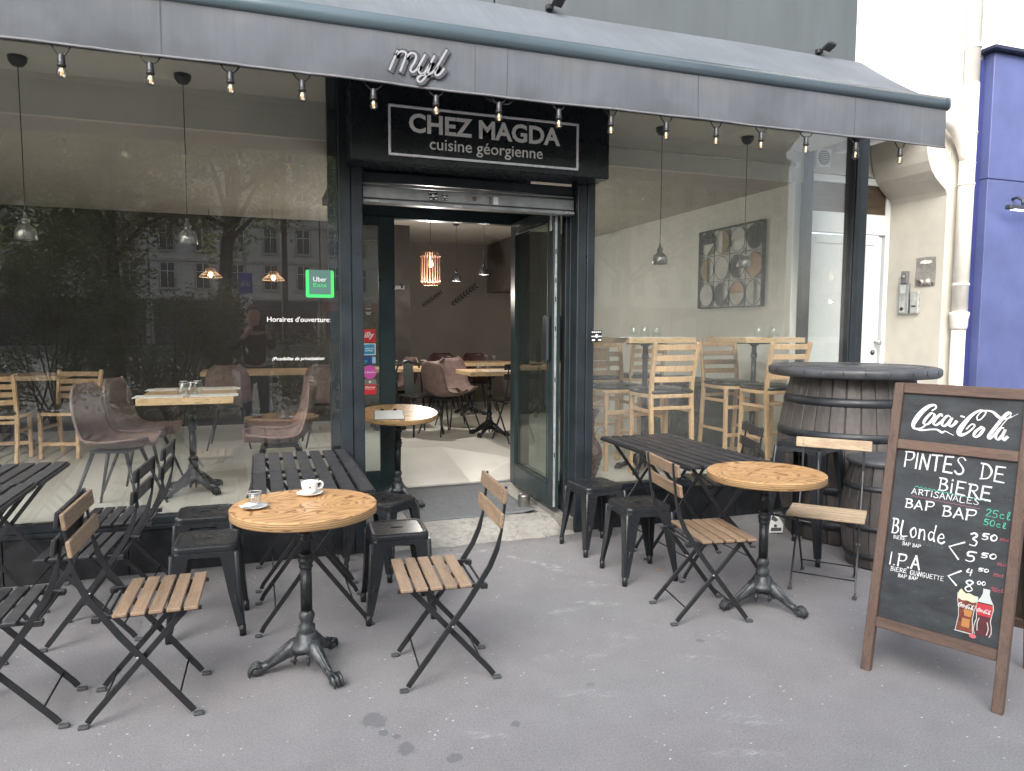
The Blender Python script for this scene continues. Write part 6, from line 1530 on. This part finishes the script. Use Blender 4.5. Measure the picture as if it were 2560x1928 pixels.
# curtain rod, leaf decals, coat rack, cabinet
cr2 = thing('curtain_rod', 'thin white rod across the top of the right window', 'rod'); b = MB(); b.tube([(2.35, 5.36, 2.99), (4.55, 5.36, 2.99)], .009, M['galv'], 10); b.build('rod', cr2)
for x in (4.58,): b = MB(); b.bx(x - .03, x + .03, 5.34, 5.415, 2.97, 3.01, M['beige']); b.build('bracket', cr2, bevel=.003)
def sprig(label, x, z, s_, fl_):
    t = thing('leaf_sprig', label, 'wall decoration', (x, 11.38, z), 0, 'dark leaf sprigs on the back wall')
    b = MB(); b.tube([(-.2 * s_ * fl_, 0, -.16 * s_), (0, -.005, -.02 * s_), (.2 * s_ * fl_, 0, .14 * s_)], .005, M['black'], 5); b.build('stem', t)
    for k in range(9):
        for sd in (-1, 1):
            q_ = -1 + 2 * k / 8; cx, cz = .19 * s_ * q_ * fl_, .145 * s_ * q_ - .01; a = math.atan2(.15, .2 * fl_) + sd * .8
            b = MB(); b.prism([(cx, cz), (cx + .035 * s_ * math.cos(a - .35), cz + .035 * s_ * math.sin(a - .35)), (cx + .085 * s_ * math.cos(a), cz + .085 * s_ * math.sin(a)), (cx + .035 * s_ * math.cos(a + .35), cz + .035 * s_ * math.sin(a + .35))], .003, M['leafA'] if False else M['black'], lambda u, v, d: (u, -.006 - d, v)); b.build('leaf', t)
sprig('dark leaf sprig on the back wall under the black bell pendants', 3.15, 2.06, 1.0, 1); sprig('dark leaf sprig on the back wall partly behind the cage lamp', 2.62, 1.99, .75, 1)
ck = thing('coat_rack', 'dark coat rack on the brown partition in the doorway view', 'coat rack', (1.70, 9.58, 2.05)); b = MB(); b.bx(-.14, .14, -.02, 0, -.02, .03, M['black']); b.build('board', ck)
for x in (-.1, 0, .1): b = MB(); b.tube([(x, -.01, 0), (x, -.07, .01), (x, -.075, .05)], .007, M['black'], 6); b.build('hook', ck)
cbn = thing('black_cabinet', 'low black glass fronted cabinet against the right room wall', 'cabinet', (4.47, 6.75, FL)); b = MB(); b.bx(-.24, .24, -.55, .55, 0, .68, M['darkflat']); b.build('carcass', cbn, bevel=.004); 
for k in (-1, 1): b = MB(); b.bx(-.252, -.242, k * .27 - .25, k * .27 + .25, .05, .64, M['signbox']); b.build('door', cbn, bevel=.003)
pl_ = thing('wine_bottle', 'dark wine bottle standing deep in the right room', 'bottle', (3.62, 9.2, FL + .76)); b = MB(); b.lathe([(.037, 0), (.038, .19), (.030, .225), (.014, .25), (.013, .30), (.016, .302), (.016, .31), (.001, .311)], flat('dark_green_glass', (0.012, 0.03, 0.015), .1), 18); b.build('bottle_body', pl_)
dining_table('table deep in the right room carrying a wine bottle', (3.7, 9.25, FL), .9, .6, .76)
hd = thing('extractor_hood', 'dark sloping hood on the right of the doorway view', 'hood'); b = MB(); b.prism([(9.6, 2.87), (11.35, 2.87), (11.35, 2.1), (10.6, 2.1)], .62, mat('taupe_dark', (0.13, 0.11, 0.10), .7), lambda u, v, d: (3.55 + d, u, v)); b.build('hood_body', hd)

# ================================================================== THE STREET BEHIND THE CAMERA (seen mirrored in the glass)
def window_unit(w, h):
    m1 = MB(); d = .10
    for x0, x1, z0, z1 in ((-w / 2 - .14, -w / 2, -.1, h + .16), (w / 2, w / 2 + .14, -.1, h + .16), (-w / 2, w / 2, h, h + .16), (-w / 2 - .2, w / 2 + .2, -.16, -.0)): m1.bx(x0, x1, 0, d, z0, z1, M['stonetrim'])
    m2 = MB(); m2.bx(-w / 2, w / 2, .012, .03, 0, h, M['paneglass']); 
    m2.bx(-.03, .03, .03, .05, 0, h, M['doorwhite']); m2.bx(-w / 2, w / 2, .03, .05, h * .66, h * .66 + .05, M['doorwhite'])
    for s in (-1, 1): m2.bx(s * w / 2 - .035, s * w / 2 + .035, .03, .05, 0, h, M['doorwhite'])
    m3 = MB(); m3.bx(-w / 2 - .1, w / 2 + .1, .02, .30, -.18, -.08, M['stonetrim']); m3.bx(-w / 2 - .08, w / 2 + .08, .27, .29, .80, .84, M['railing'])
    for k in range(9): x = -w / 2 - .07 + (w + .14) * k / 8; m3.bx(x - .012, x + .012, .272, .288, -.08, .80, M['railing'])
    m3.bx(-w / 2 - .08, w / 2 + .08, .27, .29, .18, .21, M['railing'])
    return m1.mesh('window'), m2.mesh('pane'), m3.mesh('balcony')
WU = window_unit(1.1, 2.0)
def link(name, me, par, loc=(0, 0, 0)):
    o = bpy.data.objects.new(name, me); COL.objects.link(o); o.parent = par; o.location = loc; return o
def house(label, x0, x1, hue, floors=5, shop=None):
    t = thing('town_house', label, 'house', ((x0 + x1) / 2, -57.0, 0), 0, 'town houses across the street')
    w = x1 - x0; H = 4.2 + floors * 3.15
    b = MB(); b.bx(-w / 2, w / 2, -9, 0, 0, H, hue); b.build('wall', t)
    b = MB(); b.prism([(-9, H), (.35, H), (.35, H + .3), (-.2, H + .35), (-1.6, H + 3), (-9, H + 3.2)], w, M['slate'], lambda u, v, d: (-w / 2 + d, u, v)); b.build('roof', t)
    for f_ in range(floors + 1):
        z = 4.2 + f_ * 3.15; b = MB(); b.bx(-w / 2, w / 2, 0, .18 if f_ else .35, z - .3, z - .08, M['stonetrim']); b.build('string_course', t)
    nw = int(w // 2.5)
    for f_ in range(floors):
        for k in range(nw):
            x = -w / 2 + (k + .5) * w / nw; o = link('window', WU[0], t, (x, .0, 4.95 + f_ * 3.15 - .1)); link('pane', WU[1], o); link('balcony', WU[2], o)
    b = MB(); b.bx(-w / 2 + .3, w / 2 - .3, .0, .25, .0, 3.0, M['paneglass']); b.build('shop_window', t)
    b = MB(); b.bx(-w / 2 + .2, w / 2 - .2, .0, .45, 3.0, 3.75, shop or M['darkflat']); b.build('shop_fascia', t)
    for k in range(int(w // 1.6)): 
        x = -w / 2 + .3 + k * 1.6; b = MB(); b.bx(x, x + .14, .25, .36, 0, 3.0, shop or M['darkflat']); b.build('shop_mullion', t)
st2 = mat('pale_plaster_facade', (0.56, 0.53, 0.48), .85, var=.08, scale=1)
house('pale town house far across the boulevard at the left end of the row', -44, -25.2, st2, 4)
house('stone town house across the boulevard mirrored behind the left trees', -25, -8.6, M['stone'], 5, flat('shop_brown', (0.08, 0.04, 0.03)))
house('plaster town house across the boulevard mirrored over the photographer', -8.5, 5.2, st2, 4, flat('shop_navy', (0.02, 0.03, 0.06)))
house('stone town house across the boulevard with red and white shop fascia', 5.3, 20.5, M['stone'], 5, flat('shop_red', (0.35, 0.08, 0.07)))
house('pale town house across the boulevard mirrored in the doorway', 20.6, 36, st2, 4)
house('stone town house across the boulevard mirrored in the right window', 36.1, 56, M['stone'], 5)

def leaf_mesh(name, pts_, size, m, seed):
    rn = random.Random(seed); b = MB(); vs = []; fs = []
    for i, p in enumerate(pts_):
        a = rn.uniform(0, 6.28); e = rn.uniform(-.9, .6); L = size * rn.uniform(.7, 1.3); w = L * .42
        d = Vector((math.cos(a) * math.cos(e), math.sin(a) * math.cos(e), math.sin(e))); s_ = d.cross(Vector((rn.uniform(-.5, .5), rn.uniform(-.5, .5), 1))).normalized()
        n = d.cross(s_) * (w * .25); k = len(vs)
        vs += [p, p + d * L * .45 + s_ * w * .5 + n, p + d * L, p + d * L * .45 - s_ * w * .5 + n]; fs += [(k, k + 1, k + 2), (k, k + 2, k + 3)]
    me = bpy.data.meshes.new(name); me.from_pydata([tuple(v) for v in vs], [], fs); me.materials.append(m); return me
def tree(label, x, y, H, zc0, rad, n, seed, m, trunk=.13, lean=0.0):
    rn = random.Random(seed); t = thing('street_tree', label, 'tree', (x, y, 0), 0, 'street trees at the kerb')
    b = MB(); b.tube([(0, 0, 0), (.04, .02, H * .2), (lean * .4, .05, H * .38), (lean, .0, H * .55), (lean * 1.1, -.1, H * .8)], [trunk * 1.2, trunk, trunk * .85, trunk * .6, .03], M['bark'], 10)
    ends = []
    for k in range(9):
        a = 6.28 * k / 9 + rn.uniform(-.3, .3); z0 = H * rn.uniform(.30, .6); r_ = rad * rn.uniform(.55, .95); z1 = min(H * .98, z0 + rn.uniform(.6, 2.0))
        p0 = Vector((lean * .6, 0, z0)); p2 = Vector((math.cos(a) * r_, math.sin(a) * r_, z1)); p1 = (p0 + p2) / 2 + Vector((0, 0, .25)); b.tube([p0, p1, p2], [trunk * .42, trunk * .24, .012], M['bark'], 7); ends += [p1, p2]
    b.build('trunk', t)
    clumps = ends + [Vector((rn.uniform(-1, 1) * rad, rn.uniform(-1, 1) * rad, rn.uniform(zc0, H))) for _ in range(34)]
    clumps = [c_ for c_ in clumps if c_.z > zc0 - .2]
    pts_ = []
    for i in range(n):
        c_ = clumps[rn.randrange(len(clumps))]; r_ = .55 * rn.random() ** .5
        v = Vector((rn.gauss(0, 1), rn.gauss(0, 1), rn.gauss(0, .8))).normalized() * r_ * 1.15; pts_.append(c_ + v)
    link('crown', leaf_mesh('crown', pts_, .15, m, seed), t)
tree('low leafy street tree mirrored at the far left of the window', -4.6, -5.0, 6.8, 1.9, 2.3, 15000, 11, M['leafA'])
tree('street tree with bare twin trunk mirrored above the photographer', -.7, -5.6, 8.2, 3.9, 2.5, 12000, 12, M['leafA'], .14, .35)
tree('dense street tree mirrored left of the photographer', -2.7, -6.4, 7.6, 2.7, 2.3, 13000, 13, M['leafB'])
tree('tall street tree right of the photographer', 3.4, -6.2, 8.8, 3.4, 2.6, 8000, 14, M['leafB'])
tree('street tree far right behind the photographer', 8.2, -5.6, 8.4, 3.0, 2.6, 7000, 15, M['leafA'])
tree('street tree far left behind the photographer', -8.6, -5.6, 8.0, 2.2, 2.5, 12000, 16, M['leafB'])
def bush(label, x, y, w, h, n, seed, m):
    rn = random.Random(seed); t = thing('shrub', label, 'shrub', (x, y, 0), 0, 'shrubs in the planting strip')
    b = MB()
    for k in range(14): a = rn.uniform(0, 6.28); b.tube([(rn.uniform(-.15, .15), rn.uniform(-.15, .15), 0), (math.cos(a) * w * .3, math.sin(a) * .25, h * .5), (math.cos(a) * w * .45, math.sin(a) * .4, h * .9)], [.015, .01, .004], M['bark'], 5)
    b.build('stems', t)
    cl = [Vector((rn.uniform(-w / 2, w / 2), rn.uniform(-.45, .45), rn.uniform(.15, h))) for _ in range(40)]
    link('foliage', leaf_mesh('foliage', [cl[rn.randrange(40)] + Vector((rn.gauss(0, .16), rn.gauss(0, .16), rn.gauss(0, .16))) for _ in range(n)], .085, m, seed), t)
bush('dark shrub left of the photographer in the planting strip', -1.35, -3.3, 1.9, 2.0, 13000, 21, M['leafA'])
bush('taller dark shrub further left in the planting strip', -3.2, -3.4, 2.0, 2.5, 14000, 22, M['leafA'])
bush('shrub at the far left of the planting strip', -5.3, -3.4, 2.2, 2.2, 12000, 23, M['leafB'])
bush('low shrub right of the photographer', .9, -3.2, 1.5, 1.25, 5000, 24, M['leafB'])
bush('bushy green shrub beyond the low one on the right', 3.0, -3.5, 2.2, 1.7, 6000, 25, M['leafA'])
sgp2 = thing('cycle_sign', 'blue cycle route sign with white arrow plate on a post behind the photographer', 'sign', (-.22, -4.6, 0))
b = MB(); b.tube([(0, 0, 0), (0, 0, 2.95)], .035, M['galv'], 10); b.build('post', sgp2)
b = MB(); b.bx(-.12, .12, .04, .05, 2.15, 2.52, flat('sign_blue', (0.03, 0.08, 0.45))); b.build('plate', sgp2)
b = MB(); b.bx(-.12, .12, .04, .05, 1.85, 2.12, M['white']); b.build('plate', sgp2)
b = MB(); ff = lambda u, v, d: (-u, .051 + d, v); b.ribbon([(-.05, 2.06), (.05, 1.92)], .015, M['black'], ff, smooth_n=1); b.ribbon([(.05, 1.98), (.05, 1.92), (-.01, 1.92)], .015, M['black'], ff, smooth_n=1)
for cx in (-.045, .045): b.tube([(-(cx + .03 * math.cos(k * .5236)), .052, 2.31 + .03 * math.sin(k * .5236)) for k in range(12)], .004, M['white'], 5, closed=True)
b.ribbon([(-.045, 2.31), (-.01, 2.37), (.03, 2.37), (.045, 2.31)], .006, M['white'], ff, smooth_n=1); b.build('symbol', sgp2)
lpst = thing('street_lamp', 'dark street lamp column behind the photographer', 'street lamp', (.55, -6.9, 0)); b = MB(); b.tube([(0, 0, 0), (0, 0, .8), (0, 0, 7.2)], [.11, .075, .055], M['railing'], 12); b.build('column', lpst); b = MB(); b.tube([(0, 0, 7.1), (.5, .2, 7.4), (1.1, .4, 7.35)], .035, M['railing'], 8); b.box((1.2, .45, 7.3), (.5, .2, .1), M['railing']); b.build('lamp_arm', lpst)

# photographer: everything lies behind the lens
ph = thing('person', 'person in dark jumper and jeans holding up a phone, mirrored in the left window', 'person', (-.03, -.14, 0), R(-19.4))
def skinned(name, verts, edges, radii, m, root=0, sub=2):
    me = bpy.data.meshes.new(name); me.from_pydata(verts, edges, []); me.materials.append(m)
    o = bpy.data.objects.new(name, me); COL.objects.link(o); sk = o.modifiers.new('skin', 'SKIN'); sk.use_smooth_shade = True
    for i, r_ in enumerate(radii): o.data.skin_vertices[0].data[i].radius = (r_, r_ * .9) if not isinstance(r_, tuple) else r_
    o.data.skin_vertices[0].data[root].use_root = True
    ss = o.modifiers.new('sub', 'SUBSURF'); ss.levels = sub; ss.render_levels = sub
    m2 = bpy.data.meshes.new_from_object(o.evaluated_get(bpy.context.evaluated_depsgraph_get())); bpy.data.objects.remove(o)
    for p in m2.polygons: p.use_smooth = True
    o = bpy.data.objects.new(name, m2); COL.objects.link(o); o.parent = ph; return o
skm = mat('skin_tone', (0.42, 0.23, 0.165), .5, var=.08); jm = mat('dark_jumper', (0.018, 0.016, 0.018), .9, var=.3); dn = mat('blue_jeans', (0.05, 0.07, 0.12), .85, var=.25)
# face, neck, arms, hands: one body
V = [(0, -.10, .98), (0, -.11, 1.20), (0, -.12, 1.40), (0, -.12, 1.50), (0, -.115, 1.56), (0, -.10, 1.63), (0, -.105, 1.70), (0, -.12, 1.76),
     (.17, -.13, 1.44), (.27, -.17, 1.24), (.17, -.02, 1.39), (.115, .03, 1.47), (.10, .055, 1.51),
     (-.17, -.13, 1.44), (-.27, -.17, 1.24), (-.17, -.02, 1.39), (-.115, .03, 1.47), (-.10, .055, 1.51),
     (.10, -.10, .92), (.11, -.09, .50), (.11, -.12, .09), (.12, -.02, .04), (-.10, -.10, .92), (-.11, -.12, .50), (-.12, -.15, .09), (-.13, -.05, .04)]
Ed = [(0, 1), (1, 2), (2, 3), (3, 4), (4, 5), (5, 6), (6, 7), (2, 8), (8, 9), (9, 10), (10, 11), (11, 12), (2, 13), (13, 14), (14, 15), (15, 16), (16, 17), (0, 18), (18, 19), (19, 20), (20, 21), (0, 22), (22, 23), (23, 24), (24, 25)]
Rd = [.10, .09, .11, .055, .06, .082, .088, .05, .06, .045, .034, .030, .022, .06, .045, .034, .030, .022, .085, .06, .042, .04, .085, .06, .042, .04]
skinned('body', V, Ed, Rd, skm)
skinned('jumper', V[:3] + [V[8], V[9], V[10], V[13], V[14], V[15]], [(0, 1), (1, 2), (2, 3), (3, 4), (4, 5), (2, 6), (6, 7), (7, 8)], [.155, .15, .168, .075, .062, .045, .075, .062, .045], jm)
skinned('jeans', [V[0], V[18], V[19], V[20], V[22], V[23], V[24]], [(0, 1), (1, 2), (2, 3), (0, 4), (4, 5), (5, 6)], [.150, .10, .075, .058, .10, .075, .058], dn)
skinned('hair', [(0, -.14, 1.66), (0, -.15, 1.74), (0, -.11, 1.795), (0, -.05, 1.785)], [(0, 1), (1, 2), (2, 3)], [.082, .086, .062, .035], mat('brown_hair', (0.03, 0.018, 0.012), .7, bump=.5, bscale=90))
for s in (-1, 1):
    for k in range(4):
        x, z = s * (.092 - k * .004), 1.525 + .018 * k - .02
        skinned('finger', [(s * .105, .05, 1.49 + k * .014), (s * (.100), .085, 1.495 + k * .016), (s * (.078 - k * .003), .098, 1.500 + k * .014)], [(0, 1), (1, 2)], [.010, .0088, .0075], skm, sub=1)
    skinned('thumb', [(s * .11, .045, 1.475), (s * .10, .050, 1.462), (s * .072, .062, 1.470)], [(0, 1), (1, 2)], [.012, .0105, .009], skm, sub=1)
b = MB(); b.box((0, .078, 1.505), (.158, .009, .076), M['black']); pho = b.build('phone', None, bevel=.003, seg=2)
pho.location = (-.03, -.14, 0); pho.rotation_euler = (0, 0, R(-19.4)); tag(pho, 'black phone held sideways in front of the photographer face', 'phone')
